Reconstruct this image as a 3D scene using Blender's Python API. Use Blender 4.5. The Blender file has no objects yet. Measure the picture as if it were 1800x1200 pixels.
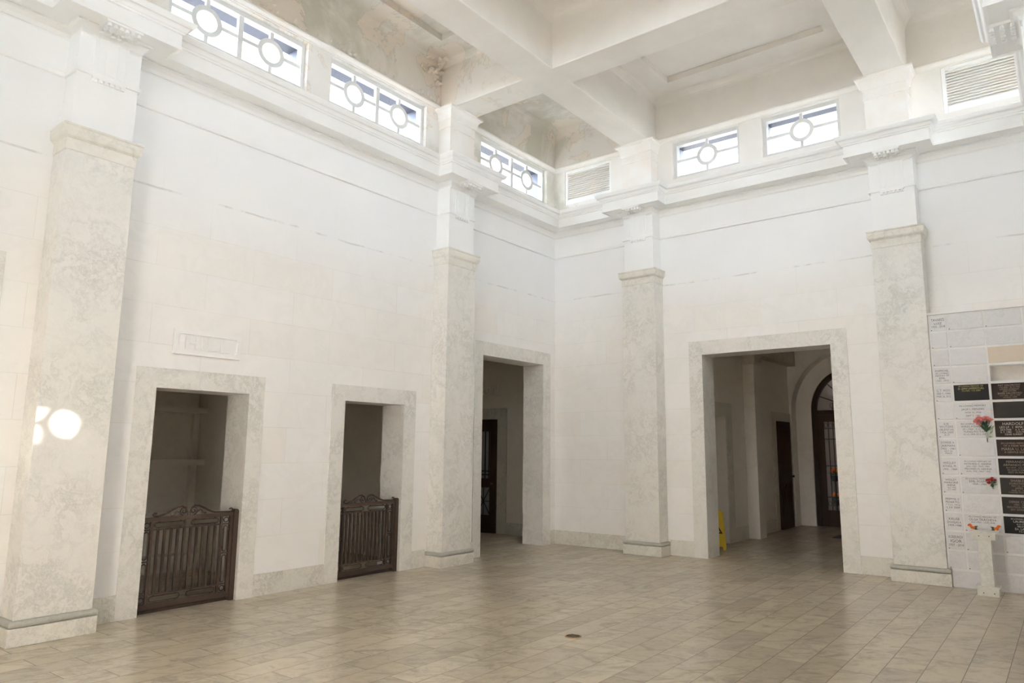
import bpy, bmesh, math, random
from mathutils import Vector, Matrix

random.seed(7)
D = bpy.data
SC = bpy.context.scene
COL = SC.collection
PI = math.pi

W, L = 7.582, 10.512          # hall: x 0..W, y -L..0
TH = 0.42                     # wall thickness
PIL_L = [-7.725, -2.787]      # pilaster centres on the left wall (y)
PIL_B = [1.876, 5.706]        # pilaster centres on the back wall (x)

# ------------------------------------------------------------------ materials
def nt(name):
    m = D.materials.new(name); m.use_nodes = True
    n = m.node_tree; n.nodes.clear()
    return m, n

class G:
    """tiny node-graph helper"""
    def __init__(s, tree): s.t = tree
    def n(s, typ, **kw):
        x = s.t.nodes.new(typ)
        for k, v in kw.items():
            if k == 'inp':
                for a, b in v.items():
                    if hasattr(b, 'is_output') or isinstance(b, bpy.types.NodeSocket): s.t.links.new(b, x.inputs[a])
                    else: x.inputs[a].default_value = b
            else: setattr(x, k, v)
        return x
    def math(s, op, a, b=0.0, clamp=False):
        x = s.n('ShaderNodeMath', operation=op, inp={0: a, 1: b}); x.use_clamp = clamp
        return x.outputs[0]
    def mix(s, f, a, b, blend='MIX'):
        x = s.n('ShaderNodeMix', data_type='RGBA', blend_type=blend)
        for i, v in ((0, f), (6, a), (7, b)):
            if isinstance(v, bpy.types.NodeSocket): s.t.links.new(v, x.inputs[i])
            else: x.inputs[i].default_value = v if i == 0 else (*v, 1)
        return x.outputs[2]
    def ramp(s, f, stops):
        x = s.n('ShaderNodeValToRGB', inp={0: f})
        e = x.color_ramp.elements
        e.remove(e[1]); e[0].position = stops[0][0]
        for p, c in stops[1:]: e.new(p)
        for i, (p, c) in enumerate(stops): e[i].color = (c, c, c, 1) if isinstance(c, (int, float)) else (*c, 1)
        return x.outputs[0]
    def noise(s, vec, scale, detail=4, rough=0.55, dist=0.0):
        return s.n('ShaderNodeTexNoise', inp={'Vector': vec, 'Scale': scale, 'Detail': detail, 'Roughness': rough, 'Distortion': dist}).outputs[0]
    def pos(s): return s.n('ShaderNodeNewGeometry').outputs['Position']
    def sep(s, v): return s.n('ShaderNodeSeparateXYZ', inp={0: v}).outputs
    def comb(s, x, y, z): return s.n('ShaderNodeCombineXYZ', inp={0: x, 1: y, 2: z}).outputs[0]
    def out(s, color, rough=0.6, spec=0.5, metal=0.0, bump=None, bstr=0.2, bdist=0.01, coat=0.0, extra=None):
        p = s.n('ShaderNodeBsdfPrincipled')
        for k, v in (('Base Color', color), ('Roughness', rough), ('Specular IOR Level', spec), ('Metallic', metal), ('Coat Weight', coat)):
            if isinstance(v, bpy.types.NodeSocket): s.t.links.new(v, p.inputs[k])
            else: p.inputs[k].default_value = (*v, 1) if k == 'Base Color' else v
        if bump is not None:
            b = s.n('ShaderNodeBump', inp={'Height': bump, 'Strength': bstr, 'Distance': bdist})
            s.t.links.new(b.outputs[0], p.inputs['Normal'])
        o = s.n('ShaderNodeOutputMaterial'); s.t.links.new(p.outputs[0], o.inputs[0])
        return p

def plain(name, col, rough=0.6, metal=0.0, spec=0.5, var=0.06, nscale=18.0):
    m, t = nt(name); g = G(t)
    f = g.noise(g.pos(), nscale, 3)
    c = g.mix(f, tuple(max(0, x * (1 - var)) for x in col), tuple(min(1, x * (1 + var)) for x in col))
    g.out(c, rough, spec, metal)
    return m

def veined(name, base, vein, warm, vscale=2.2, amount=0.75, rough=0.35, fine=1.0):
    """polished marble with soft cloudy veins"""
    m, t = nt(name); g = G(t)
    p = g.pos()
    warp = g.n('ShaderNodeTexNoise', inp={'Vector': p, 'Scale': vscale * 0.8, 'Detail': 4.0, 'Roughness': 0.6})
    v = g.n('ShaderNodeVectorMath', operation='MULTIPLY_ADD', inp={0: warp.outputs['Color'], 1: (0.9, 0.9, 0.9), 2: p}).outputs[0]
    n1 = g.noise(v, vscale, 6, 0.62)
    r1 = g.math('ABSOLUTE', g.math('SUBTRACT', n1, 0.5))
    vein1 = g.ramp(r1, [(0.0, 1.0), (0.022, 0.45), (0.08, 0.0)])
    n2 = g.noise(v, vscale * 4.2, 5, 0.6)
    r2 = g.math('ABSOLUTE', g.math('SUBTRACT', n2, 0.5))
    vein2 = g.ramp(r2, [(0.0, 0.8), (0.02, 0.3), (0.06, 0.0)])
    mask = g.ramp(g.noise(p, vscale * 0.55, 3), [(0.38, 0.0), (0.62, 1.0)])
    cloud = g.ramp(g.noise(p, vscale * 1.3, 4, 0.6), [(0.3, 0.0), (0.75, 1.0)])
    a = g.math('MULTIPLY', g.math('ADD', vein1, g.math('MULTIPLY', vein2, 0.7 * fine)), g.math('ADD', g.math('MULTIPLY', mask, 0.75), 0.25), True)
    c = g.mix(g.math('MULTIPLY', cloud, 0.6), base, warm)
    c = g.mix(g.math('MULTIPLY', a, amount), c, vein)
    g.out(c, rough, 0.45)
    return m

def wall_marble(name):
    """white marble blocks in faint courses, a few of them warmer, joints hardly visible"""
    m, t = nt(name); g = G(t)
    p = g.pos(); s = g.sep(p)
    u = g.math('ADD', s[0], s[1])
    vec = g.comb(u, g.math('SUBTRACT', s[2], 0.2305), 0.0)
    b = g.n('ShaderNodeTexBrick', inp={'Vector': vec, 'Color1': (0.0, 0, 0, 1), 'Color2': (1, 1, 1, 1), 'Mortar': (0.5, 0.5, 0.5, 1),
            'Scale': 1.0, 'Mortar Size': 0.0032, 'Mortar Smooth': 0.3, 'Bias': -0.35, 'Brick Width': 1.08, 'Row Height': 0.4025})
    blk = g.ramp(b.outputs['Color'], [(0.0, (0.885, 0.865, 0.84)), (0.45, (0.88, 0.85, 0.81)), (0.8, (0.87, 0.825, 0.775)), (1.0, (0.825, 0.755, 0.68))])
    warp = g.n('ShaderNodeTexNoise', inp={'Vector': p, 'Scale': 1.3, 'Detail': 4.0})
    v = g.n('ShaderNodeVectorMath', operation='MULTIPLY_ADD', inp={0: warp.outputs['Color'], 1: (1.2, 1.2, 1.2), 2: p}).outputs[0]
    r1 = g.math('ABSOLUTE', g.math('SUBTRACT', g.noise(v, 1.5, 6, 0.6), 0.5))
    vein = g.ramp(r1, [(0.0, 0.35), (0.05, 0.12), (0.14, 0.0)])
    c = g.mix(g.math('MULTIPLY', vein, 0.6), blk, (0.72, 0.70, 0.67))
    cl = g.ramp(g.noise(p, 0.9, 4, 0.6), [(0.35, 0.0), (0.7, 0.35)])
    c = g.mix(cl, c, (0.80, 0.785, 0.76))
    # a broken line of old repairs along the upper course
    dz = g.math('ABSOLUTE', g.math('SUBTRACT', g.math('ADD', s[2], g.math('MULTIPLY', g.noise(p, 2.0, 2), 0.05)), 4.285))
    line = g.math('MULTIPLY', g.ramp(dz, [(0.0, 0.8), (0.006, 0.6), (0.014, 0.0)]), g.ramp(g.noise(g.comb(u, 0.0, 0.0), 1.6, 4, 0.7), [(0.47, 0.0), (0.56, 0.7)]))
    upper = g.ramp(g.math('SUBTRACT', s[2], 3.78), [(0.0, 0.0), (0.5, 1.0)])
    c = g.mix(upper, c, g.mix(g.ramp(g.noise(p, 0.8, 4, 0.6), [(0.35, 0.0), (0.7, 1.0)]), (0.875, 0.875, 0.875), (0.85, 0.85, 0.845)))
    c = g.mix(line, c, (0.50, 0.48, 0.45))
    jm = g.math('MULTIPLY', g.math('MULTIPLY', b.outputs['Fac'], g.math('SUBTRACT', 1.0, g.math('MULTIPLY', upper, 0.8))), g.ramp(g.noise(p, 1.7, 3), [(0.35, 0.06), (0.7, 0.46)]))
    c = g.mix(jm, c, (0.55, 0.53, 0.50))
    g.out(c, 0.42, 0.4)
    return m

def floor_marble(name):
    m, t = nt(name); g = G(t)
    p = g.pos(); s = g.sep(p)
    row = 0.2525
    vec = g.comb(s[1], g.math('SUBTRACT', s[0], 6.31 - 24 * row), 0.0)
    b = g.n('ShaderNodeTexBrick', offset=0.37, offset_frequency=2, inp={'Vector': vec, 'Color1': (0, 0, 0, 1), 'Color2': (1, 1, 1, 1), 'Mortar': (0.5, 0.5, 0.5, 1),
            'Scale': 1.0, 'Mortar Size': 0.0028, 'Mortar Smooth': 0.1, 'Bias': 0.0, 'Brick Width': 0.71, 'Row Height': row})
    idx = g.sep(b.outputs['Color'])[0]
    tone = g.ramp(idx, [(0.0, (0.45, 0.38, 0.285)), (0.3, (0.53, 0.45, 0.335)), (0.7, (0.575, 0.49, 0.368)), (1.0, (0.47, 0.40, 0.31))])
    # grey streaks, shifted from tile to tile, running mostly across the rows
    off = g.math('MULTIPLY', idx, 23.0)
    vv = g.comb(g.math('ADD', g.math('MULTIPLY', s[0], 1.5), off), g.math('ADD', g.math('MULTIPLY', s[1], 1.9), g.math('MULTIPLY', s[0], -1.0)), off)
    n1 = g.noise(vv, 2.3, 8, 0.68, 1.4)
    streak = g.ramp(n1, [(0.42, 0.0), (0.50, 0.10), (0.57, 0.50), (0.66, 1.0)])
    r1 = g.math('ABSOLUTE', g.math('SUBTRACT', g.noise(vv, 2.8, 6, 0.66, 1.6), 0.5))
    vein = g.ramp(r1, [(0.0, 1.0), (0.012, 0.55), (0.05, 0.0)])
    mk = g.ramp(g.noise(p, 1.6, 4), [(0.42, 0.1), (0.60, 1.0)])
    c = g.mix(g.math('MULTIPLY', streak, 0.66), tone, (0.27, 0.24, 0.192))
    c = g.mix(g.math('MULTIPLY', g.math('MULTIPLY', vein, mk), 0.62), c, (0.27, 0.255, 0.23))
    dust = g.ramp(g.noise(p, 0.8, 4), [(0.35, 0.0), (0.7, 0.30)])
    c = g.mix(dust, c, (0.47, 0.415, 0.325))
    c = g.mix(g.math('MULTIPLY', b.outputs['Fac'], 0.9), c, (0.21, 0.18, 0.14))
    g.out(c, 0.27, 0.42, bump=b.outputs['Fac'], bstr=-0.25, bdist=0.002)
    return m

def ceiling_plaster(name):
    """old cream paint; peeled, damp patches mostly towards the left wall"""
    m, t = nt(name); g = G(t)
    p = g.pos(); s = g.sep(p)
    big = g.noise(p, 1.1, 5, 0.62)
    c = g.mix(g.ramp(big, [(0.35, 0.0), (0.68, 1.0)]), (0.79, 0.755, 0.71), (0.73, 0.70, 0.645))
    near_left = g.ramp(g.math('MULTIPLY', s[0], 0.1), [(0.0, 1.0), (0.09, 0.85), (0.17, 0.0)])
    damp = g.math('MULTIPLY', g.ramp(g.noise(p, 0.75, 5, 0.6, 0.4), [(0.46, 0.0), (0.56, 1.0)]), g.math('ADD', g.math('MULTIPLY', near_left, 0.62), 0.12))
    c = g.mix(damp, c, (0.55, 0.535, 0.45))
    peel = g.math('MULTIPLY', g.ramp(g.noise(p, 1.15, 6, 0.62, 0.6), [(0.535, 0.0), (0.552, 1.0)]), g.math('ADD', g.math('MULTIPLY', near_left, 0.75), 0.05))
    c = g.mix(peel, c, (0.78, 0.70, 0.61))
    edge = g.math('MULTIPLY', g.ramp(g.math('ABSOLUTE', g.math('SUBTRACT', g.noise(p, 1.15, 6, 0.62, 0.6), 0.544)), [(0.0, 1.0), (0.006, 0.6), (0.012, 0.0)]), near_left)
    c = g.mix(g.math('MULTIPLY', edge, 0.3), c, (0.36, 0.30, 0.24))
    g.out(c, 0.8, 0.25, bump=g.noise(p, 1.15, 6, 0.62, 0.6), bstr=0.25, bdist=0.03)
    return m

def paint(name, col, stain, amt=0.3):
    m, t = nt(name); g = G(t)
    p = g.pos()
    f = g.ramp(g.noise(p, 2.3, 5, 0.62), [(0.42, 0.0), (0.72, amt)])
    c = g.mix(f, col, stain)
    k = g.ramp(g.noise(p, 9.0, 5, 0.7), [(0.66, 0.0), (0.74, amt * 0.6)])
    c = g.mix(k, c, tuple(x * 0.7 for x in stain))
    g.out(c, 0.5, 0.35)
    return m

def glass_pane(name, tint=(0.93, 0.96, 0.98), gloss=0.06):
    m, t = nt(name); g = G(t)
    tr = g.n('ShaderNodeBsdfTransparent', inp={0: (*tint, 1)})
    gl = g.n('ShaderNodeBsdfGlossy', inp={0: (1, 1, 1, 1), 'Roughness': 0.02})
    lw = g.n('ShaderNodeLayerWeight', inp={0: 0.5})
    fr = g.math('ADD', 0.03, g.math('MULTIPLY', g.math('POWER', lw.outputs['Facing'], 4.0), 0.5))
    mx = g.n('ShaderNodeMixShader', inp={0: fr, 1: tr.outputs[0], 2: gl.outputs[0]})
    o = g.n('ShaderNodeOutputMaterial'); t.links.new(mx.outputs[0], o.inputs[0])
    return m

def wood(name, a, b):
    m, t = nt(name); g = G(t)
    s = g.sep(g.pos())
    v = g.comb(g.math('MULTIPLY', g.math('ADD', s[0], s[1]), 14.0), 0.0, g.math('MULTIPLY', s[2], 1.2))
    f = g.noise(v, 1.5, 5, 0.6, 0.5)
    g.out(g.mix(f, a, b), 0.55, 0.25)
    return m

M = {}
M['wall'] = wall_marble('white_marble_blocks')
M['carved'] = paint('plain_white_marble', (0.865, 0.855, 0.84), (0.82, 0.80, 0.77), 0.3)
M['vein'] = veined('grey_green_veined_marble', (0.775, 0.75, 0.705), (0.45, 0.445, 0.39), (0.78, 0.745, 0.69), 3.6, 0.52, 0.34)
M['base'] = veined('veined_base_marble', (0.74, 0.71, 0.645), (0.46, 0.45, 0.39), (0.74, 0.70, 0.625), 5.0, 0.72, 0.36)
M['torus'] = veined('grey_moulding_marble', (0.46, 0.455, 0.40), (0.32, 0.32, 0.28), (0.50, 0.485, 0.43), 4.0, 0.6, 0.36)
M['cap'] = veined('aged_capital_marble', (0.77, 0.745, 0.675), (0.52, 0.50, 0.43), (0.78, 0.75, 0.68), 3.0, 0.55, 0.45)
M['floor'] = floor_marble('beige_marble_floor_tiles')
M['ceil'] = ceiling_plaster('peeling_cream_plaster')
M['trim'] = paint('off_white_paint', (0.84, 0.835, 0.815), (0.74, 0.72, 0.66), 0.25)
M['frieze'] = paint('white_paint', (0.86, 0.86, 0.85), (0.80, 0.785, 0.74), 0.25)
M['pier'] = paint('cream_peeling_paint', (0.80, 0.775, 0.735), (0.74, 0.63, 0.52), 0.45)
M['sash'] = plain('white_window_paint', (0.62, 0.61, 0.585), 0.5)
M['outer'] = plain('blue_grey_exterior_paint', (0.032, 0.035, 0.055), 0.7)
M['glass'] = glass_pane('clear_window_glass')
M['iron'] = plain('dark_brown_iron', (0.070, 0.047, 0.033), 0.5, 0.2, 0.4, 0.25, 40)
M['iron2'] = plain('black_iron', (0.02, 0.017, 0.015), 0.4, 0.4, 0.5, 0.2, 40)
M['room'] = veined('dull_room_marble', (0.86, 0.81, 0.74), (0.70, 0.66, 0.59), (0.84, 0.79, 0.71), 1.5, 0.4, 0.5)
M['roomtrim'] = veined('dull_room_veined_marble', (0.70, 0.66, 0.58), (0.48, 0.455, 0.40), (0.68, 0.64, 0.56), 3.0, 0.7, 0.45)
M['plaque'] = veined('white_plaque_marble', (0.74, 0.73, 0.73), (0.52, 0.51, 0.51), (0.72, 0.70, 0.695), 4.5, 0.42, 0.3, 0.5)
M['cement'] = plain('white_grid_marble', (0.84, 0.82, 0.80), 0.5)
M['brownq'] = plain('dark_brown_granite', (0.045, 0.030, 0.023), 0.35, 0.0, 0.12, 0.35, 120)
M['blackq'] = plain('black_granite', (0.028, 0.026, 0.024), 0.35, 0.0, 0.12, 0.3, 120)
M['greyq'] = plain('charcoal_granite', (0.050, 0.044, 0.038), 0.35, 0.0, 0.12, 0.3, 120)
M['tan'] = plain('tan_board', (0.70, 0.60, 0.48), 0.55, var=0.04)
M['ink'] = plain('black_engraved_paint', (0.07, 0.065, 0.06), 0.7)
M['silver'] = plain('pale_engraved_lettering', (0.60, 0.55, 0.47), 0.5)
M['gold'] = plain('gold_engraved_lettering', (0.62, 0.50, 0.16), 0.45)
M['bronze'] = plain('dull_bronze_lettering', (0.34, 0.26, 0.19), 0.5)
M['screw'] = plain('black_screw', (0.03, 0.028, 0.025), 0.5)
M['wood'] = wood('dark_brown_wood', (0.045, 0.022, 0.012), (0.085, 0.042, 0.022))
M['wood2'] = wood('black_brown_wood', (0.034, 0.019, 0.011), (0.062, 0.035, 0.020))
M['dullpane'] = plain('dull_grey_pane', (0.30, 0.285, 0.29), 0.3, var=0.1)
M['brass'] = plain('worn_bronze', (0.32, 0.20, 0.09), 0.42, 0.6, 0.5, 0.3, 60)
M['yellow'] = plain('yellow_plastic', (0.80, 0.56, 0.02), 0.4)
M['blackp'] = plain('black_print', (0.02, 0.02, 0.02), 0.5)
M['mat'] = plain('black_rubber', (0.03, 0.028, 0.026), 0.8, var=0.3, nscale=90)
M['pink'] = plain('coral_pink_petals', (0.88, 0.30, 0.27), 0.6, var=0.25, nscale=70)
M['red'] = plain('red_petals', (0.42, 0.02, 0.02), 0.6, var=0.3, nscale=70)
M['orange'] = plain('orange_petals', (0.88, 0.20, 0.02), 0.6, var=0.3, nscale=70)
M['leaf'] = plain('dark_green_leaves', (0.035, 0.075, 0.03), 0.55, var=0.35, nscale=60)
M['paleleaf'] = plain('pale_green_leaves', (0.30, 0.38, 0.22), 0.6, var=0.2, nscale=60)
M['stem'] = plain('green_stem', (0.05, 0.06, 0.03), 0.6)
M['lead'] = plain('clear_plastic_holder', (0.45, 0.45, 0.42), 0.3)
M['ground'] = plain('dark_paving', (0.12, 0.11, 0.095), 0.9)
M['brick'] = plain('brown_courtyard_wall', (0.115, 0.088, 0.072), 0.9, var=0.25, nscale=6)
M['dark'] = plain('dark_void', (0.10, 0.09, 0.08), 0.9)

# ------------------------------------------------------------------ mesh builder
class MB:
    def __init__(s): s.v = []; s.f = []
    def add(s, vs, fs):
        o = len(s.v); s.v += [tuple(v) for v in vs]; s.f += [tuple(i + o for i in f) for f in fs]; return s
    def box(s, x0, x1, y0, y1, z0, z1):
        if x0 > x1: x0, x1 = x1, x0
        if y0 > y1: y0, y1 = y1, y0
        if z0 > z1: z0, z1 = z1, z0
        return s.add([(x0,y0,z0),(x1,y0,z0),(x1,y1,z0),(x0,y1,z0),(x0,y0,z1),(x1,y0,z1),(x1,y1,z1),(x0,y1,z1)],
                     [(3,2,1,0),(4,5,6,7),(0,1,5,4),(1,2,6,5),(2,3,7,6),(3,0,4,7)])
    def frustum(s, a, b):
        """a, b = (x0,x1,y0,y1,z) rectangles, bottom then top"""
        P = [(r[i], r[j], r[4]) for r in (a, b) for i, j in ((0,2),(1,2),(1,3),(0,3))]
        return s.add(P, [(3,2,1,0),(4,5,6,7),(0,1,5,4),(1,2,6,5),(2,3,7,6),(3,0,4,7)])
    def stack(s, rects):
        """closed loft through axis-aligned rectangles (x0,x1,y0,y1,z)"""
        n = len(rects)
        P = [(r[i], r[j], r[4]) for r in rects for i, j in ((0,2),(1,2),(1,3),(0,3))]
        F = [(3,2,1,0), tuple(4*(n-1)+i for i in range(4))]
        for k in range(n-1):
            for i in range(4):
                j = (i+1) % 4
                F.append((4*k+i, 4*k+j, 4*k+4+j, 4*k+4+i))
        return s.add(P, F)
    def prism(s, poly, d0, d1, fn):
        """extrude 2-d poly (a,b) from depth d0 to d1; fn(a,b,d)->xyz"""
        n = len(poly)
        P = [fn(a, b, d0) for a, b in poly] + [fn(a, b, d1) for a, b in poly]
        F = [tuple(range(n))[::-1], tuple(range(n, 2*n))]
        for i in range(n):
            j = (i+1) % n; F.append((i, j, n+j, n+i))
        return s.add(P, F)
    def tube(s, pts, r, n=6, closed=False, flat=1.0, up=None):
        P = [Vector(p) for p in pts]; m = len(P); vs = []; fs = []
        for i, p in enumerate(P):
            a = P[i-1] if (i > 0 or closed) else P[i]
            b = P[(i+1) % m] if (i < m-1 or closed) else P[i]
            t = (b - a).normalized()
            ref = Vector(up) if up else (Vector((0,0,1)) if abs(t.z) < 0.9 else Vector((1,0,0)))
            x = t.cross(ref).normalized(); y = x.cross(t)
            rr = r[i] if isinstance(r, (list, tuple)) else r
            for k in range(n):
                q = 2*PI*k/n + PI/n
                vs.append(p + x*math.cos(q)*rr + y*math.sin(q)*rr*flat)
        seg = m if closed else m-1
        for i in range(seg):
            j = (i+1) % m
            for k in range(n):
                l = (k+1) % n
                fs.append((i*n+k, i*n+l, j*n+l, j*n+k))
        if not closed:
            fs.append(tuple(range(n))[::-1]); fs.append(tuple((m-1)*n+k for k in range(n)))
        return s.add(vs, fs)
    def cyl(s, c, r, h, axis='z', n=16, r2=None):
        c = Vector(c); r2 = r if r2 is None else r2
        def pt(a, rr, d):
            x, y = math.cos(a)*rr, math.sin(a)*rr
            return c + Vector({'z': (x, y, d), 'y': (x, d, y), 'x': (d, x, y)}[axis])
        P = [pt(2*PI*i/n, r, 0) for i in range(n)] + [pt(2*PI*i/n, r2, h) for i in range(n)]
        F = [tuple(range(n))[::-1], tuple(range(n, 2*n))] + [(i, (i+1) % n, n+(i+1) % n, n+i) for i in range(n)]
        return s.add(P, F)
    def ring(s, r0, r1, d0, d1, fn, n=32, a0=0.0, a1=2*PI):
        """flat ring/arc between radii r0<r1, depth d0..d1; fn(a,b,d)->xyz"""
        full = abs(a1-a0-2*PI) < 1e-6
        m = n if full else n+1; P = []; F = []
        for i in range(m):
            a = a0 + (a1-a0)*i/n; c_, s_ = math.cos(a), math.sin(a)
            P += [fn(r0*c_, r0*s_, d0), fn(r1*c_, r1*s_, d0), fn(r1*c_, r1*s_, d1), fn(r0*c_, r0*s_, d1)]
        for i in range(n if full else n):
            j = (i+1) % m if full else i+1
            for k in range(4):
                l = (k+1) % 4; F.append((4*i+k, 4*i+l, 4*j+l, 4*j+k))
        if not full: F += [(0,1,2,3), tuple(4*n+k for k in (3,2,1,0))]
        return s.add(P, F)
    def build(s, name, mat, parent=None, smooth=False, bevel=0.0, mats=None):
        me = D.meshes.new(name)
        me.from_pydata(s.v, [], s.f)
        bm = bmesh.new(); bm.from_mesh(me)
        bmesh.ops.remove_doubles(bm, verts=bm.verts, dist=1e-6)
        bmesh.ops.recalc_face_normals(bm, faces=bm.faces)
        bm.to_mesh(me); bm.free()
        me.materials.append(mat)
        if smooth:
            for p in me.polygons: p.use_smooth = True
        o = D.objects.new(name, me); COL.objects.link(o)
        if parent is not None: o.parent = parent
        if bevel:
            b = o.modifiers.new('bevel', 'BEVEL'); b.width = bevel; b.segments = 2; b.limit_method = 'ANGLE'; b.angle_limit = math.radians(40)
        return o

def tag(o, label=None, cat=None, group=None, kind=None):
    if label: o['label'] = label
    if cat: o['category'] = cat
    if group: o['group'] = group
    if kind: o['kind'] = kind
    return o
def thing(name, loc, rz=0.0, label=None, cat=None, group=None, kind=None):
    o = D.objects.new(name, None); COL.objects.link(o)
    o.location = loc; o.rotation_euler = (0, 0, rz); o.empty_display_size = 0.1
    return tag(o, label, cat, group, kind)
def copy_thing(src, loc, rz, label):
    r = src.copy(); COL.objects.link(r); r.location = loc; r.rotation_euler = (0, 0, rz); r['label'] = label
    for ch in list(src.children):
        c = ch.copy(); COL.objects.link(c); c.parent = r
        for g2 in list(ch.children):
            d = g2.copy(); COL.objects.link(d); d.parent = c
    return r

# wall frames: u along wall, w = distance INTO the hall, z up
FR = {
    'left':  lambda u, w, z: (w, u, z),
    'right': lambda u, w, z: (W - w, u, z),
    'back':  lambda u, w, z: (u, -w, z),
    'near':  lambda u, w, z: (u, -L + w, z),
}
ROT = {'left': PI/2, 'right': -PI/2, 'back': 0.0, 'near': PI}

def grid_wall(us, zs, is_hole, w0, w1, fn):
    """solid slab between depths w0..w1 with rectangular holes, outer faces only"""
    mb = MB(); us = sorted(set(us)); zs = sorted(set(zs))
    nu, nz = len(us)-1, len(zs)-1
    H = [[is_hole((us[i]+us[i+1])/2, (zs[j]+zs[j+1])/2) for j in range(nz)] for i in range(nu)]
    sol = lambda i, j: 0 <= i < nu and 0 <= j < nz and not H[i][j]
    for i in range(nu):
        for j in range(nz):
            if H[i][j]: continue
            a, b, c, d = us[i], us[i+1], zs[j], zs[j+1]
            for w in (w0, w1): mb.add([fn(a,w,c),fn(b,w,c),fn(b,w,d),fn(a,w,d)], [(0,1,2,3)])
            for di, dj, q in ((-1,0,((a,c),(a,d))),(1,0,((b,c),(b,d))),(0,-1,((a,c),(b,c))),(0,1,((a,d),(b,d)))):
                if not sol(i+di, j+dj):
                    (p0,q0),(p1,q1) = q
                    mb.add([fn(p0,w0,q0),fn(p1,w0,q1),fn(p1,w1,q1),fn(p0,w1,q0)], [(0,1,2,3)])
    return mb
def wall_with_holes(u0, u1, z0, z1, holes, w0, w1, fn):
    us = [u0, u1]; zs = [z0, z1]
    for h in holes: us += [h[0], h[1]]; zs += [h[2], h[3]]
    us = [u for u in us if u0 <= u <= u1]; zs = [z for z in zs if z0 <= z <= z1]
    return grid_wall(us, zs, lambda u, z: any(h[0] < u < h[1] and h[2] < z < h[3] for h in holes), w0, w1, fn)

# ------------------------------------------------------------------ openings
ZO, ZI = 2.402, 2.202         # low door surround / opening heights
ZO3, ZI3 = 3.290, 3.073       # tall ones
DOORS = {  # name: wall, outer u0,u1, opening u0,u1, z outer, z opening
    'door_1': ('left', -7.116, -5.714, -6.915, -5.902, ZO, ZI),
    'door_2': ('left', -4.790, -3.371, -4.5845, -3.5865, ZO, ZI),
    'door_3': ('left', -2.148, -0.146, -1.9627, -0.3647, ZO3, ZI3),
    'door_4': ('back', 2.6036, 4.9596, 2.8235, 4.7384, ZO3, ZI3),
    'fill_doorway': ('near', 2.95, 4.65, 3.15, 4.45, ZO, ZI),  # added opening behind the camera, lets in low fill light
    'door_5': ('left', -10.29, -8.287, -10.08, -8.482, ZO3, ZI3),
}
WZ0, WZ1 = 6.04, 6.69         # window opening heights
GZ0, GZ1 = 6.10, 6.63         # glass
WIN_L = [(-7.07, -5.455, 2), (-5.0, -3.385, 2), (-2.03, -0.32, 2), (-10.19, -8.48, 2)]
WIN_B = [(2.46, 3.50, 1), (3.97, 5.005, 1)]
LOUV = [(0.28, 1.17), (6.41, 7.30)]
FM = 0.055                    # sash frame width
def hole_of(w): return (w[0]-FM, w[1]+FM, WZ0, WZ1)
LIN = 0.03
def door_holes(side): return [(d[3]-LIN, d[4]+LIN, 0.0, d[6]+LIN) for d in DOORS.values() if d[0] == side]
louv_holes = [(a-0.05, b+0.05, WZ0, WZ1) for a, b in LOUV]
near_wins = [(W-b, W-a, n) for a, b, n in WIN_B]
ZT = 7.70
walls = {
    'left':  (-L, 0.0, door_holes('left') + [hole_of(w) for w in WIN_L]),
    'right': (-L, 0.0, [hole_of(w) for w in WIN_L]),
    'back':  (-TH, W+TH, door_holes('back') + [hole_of(w) for w in WIN_B] + louv_holes),
    'near':  (-TH, W+TH, door_holes('near') + [hole_of(w) for w in near_wins]),
}
ZM = 5.80
for side, (u0, u1, holes) in walls.items():
    o = wall_with_holes(u0, u1, 0.0, ZM, [h for h in holes if h[3] < ZM], 0.0, -TH, FR[side]).build('wall_' + side, M['wall'])
    txt = {'left': 'tall white marble left wall with two gated doorways and one open doorway',
           'back': 'white marble back wall with the wide doorway and the memorial niches',
           'right': 'white marble right wall outside the picture under the top right cornice',
           'near': 'white marble wall behind the viewpoint'}[side]
    tag(o, txt, 'wall', kind='structure')
    o = wall_with_holes(u0, u1, ZM, ZT, [h for h in holes if h[3] > ZM], 0.0, -TH, FR[side]).build('wall_clerestory_' + side, M['ceil'])
    tag(o, 'cream plaster clerestory wall above the cornice, ' + side + ' side', 'wall', kind='structure')

# ------------------------------------------------------------------ floor, ceiling, beams
mb = MB().box(-7.0, W+TH, -L-TH, 9.6, -0.12, 0.0)
tag(mb.build('floor', M['floor']), 'polished beige grey marble tile floor in long rows', 'floor', kind='structure')

BX = [1.86, 5.722]; BY = [-7.712, -2.80]; BHX, BHY = 0.255, 0.24
ZB, ZC, ZCOVE, ZIN = 6.72, 7.51, 7.365, 7.61
xs = [0.0, BX[0]-BHX, BX[0]+BHX, BX[1]-BHX, BX[1]+BHX, W]
ys = [-L, BY[0]-BHY, BY[0]+BHY, BY[1]-BHY, BY[1]+BHY, 0.0]
mb = MB()
for i in (0, 2, 4):
    for j in (0, 2, 4):
        x0, x1, y0, y1 = xs[i], xs[i+1], ys[j], ys[j+1]
        rings = []
        for k in range(7):                       # cove
            a = k/6*PI/2
            rings.append((0.146*(1-math.cos(a)), ZCOVE+0.146*math.sin(a)))
        rings[-1] = (0.150, ZC)
        rings += [] if (i != 2 and j != 2) else [(0.45, ZC), (0.45, ZIN)]
        P = []
        for d, z in rings: P += [(x0+d,y0+d,z),(x1-d,y0+d,z),(x1-d,y1-d,z),(x0+d,y1-d,z)]
        F = []
        for k in range(len(rings)-1):
            for q in range(4):
                r = (q+1) % 4; F.append((4*k+q, 4*k+r, 4*k+4+r, 4*k+4+q))
        e = 4*(len(rings)-1); F.append((e, e+1, e+2, e+3))
        mb.add(P, F)
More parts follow.
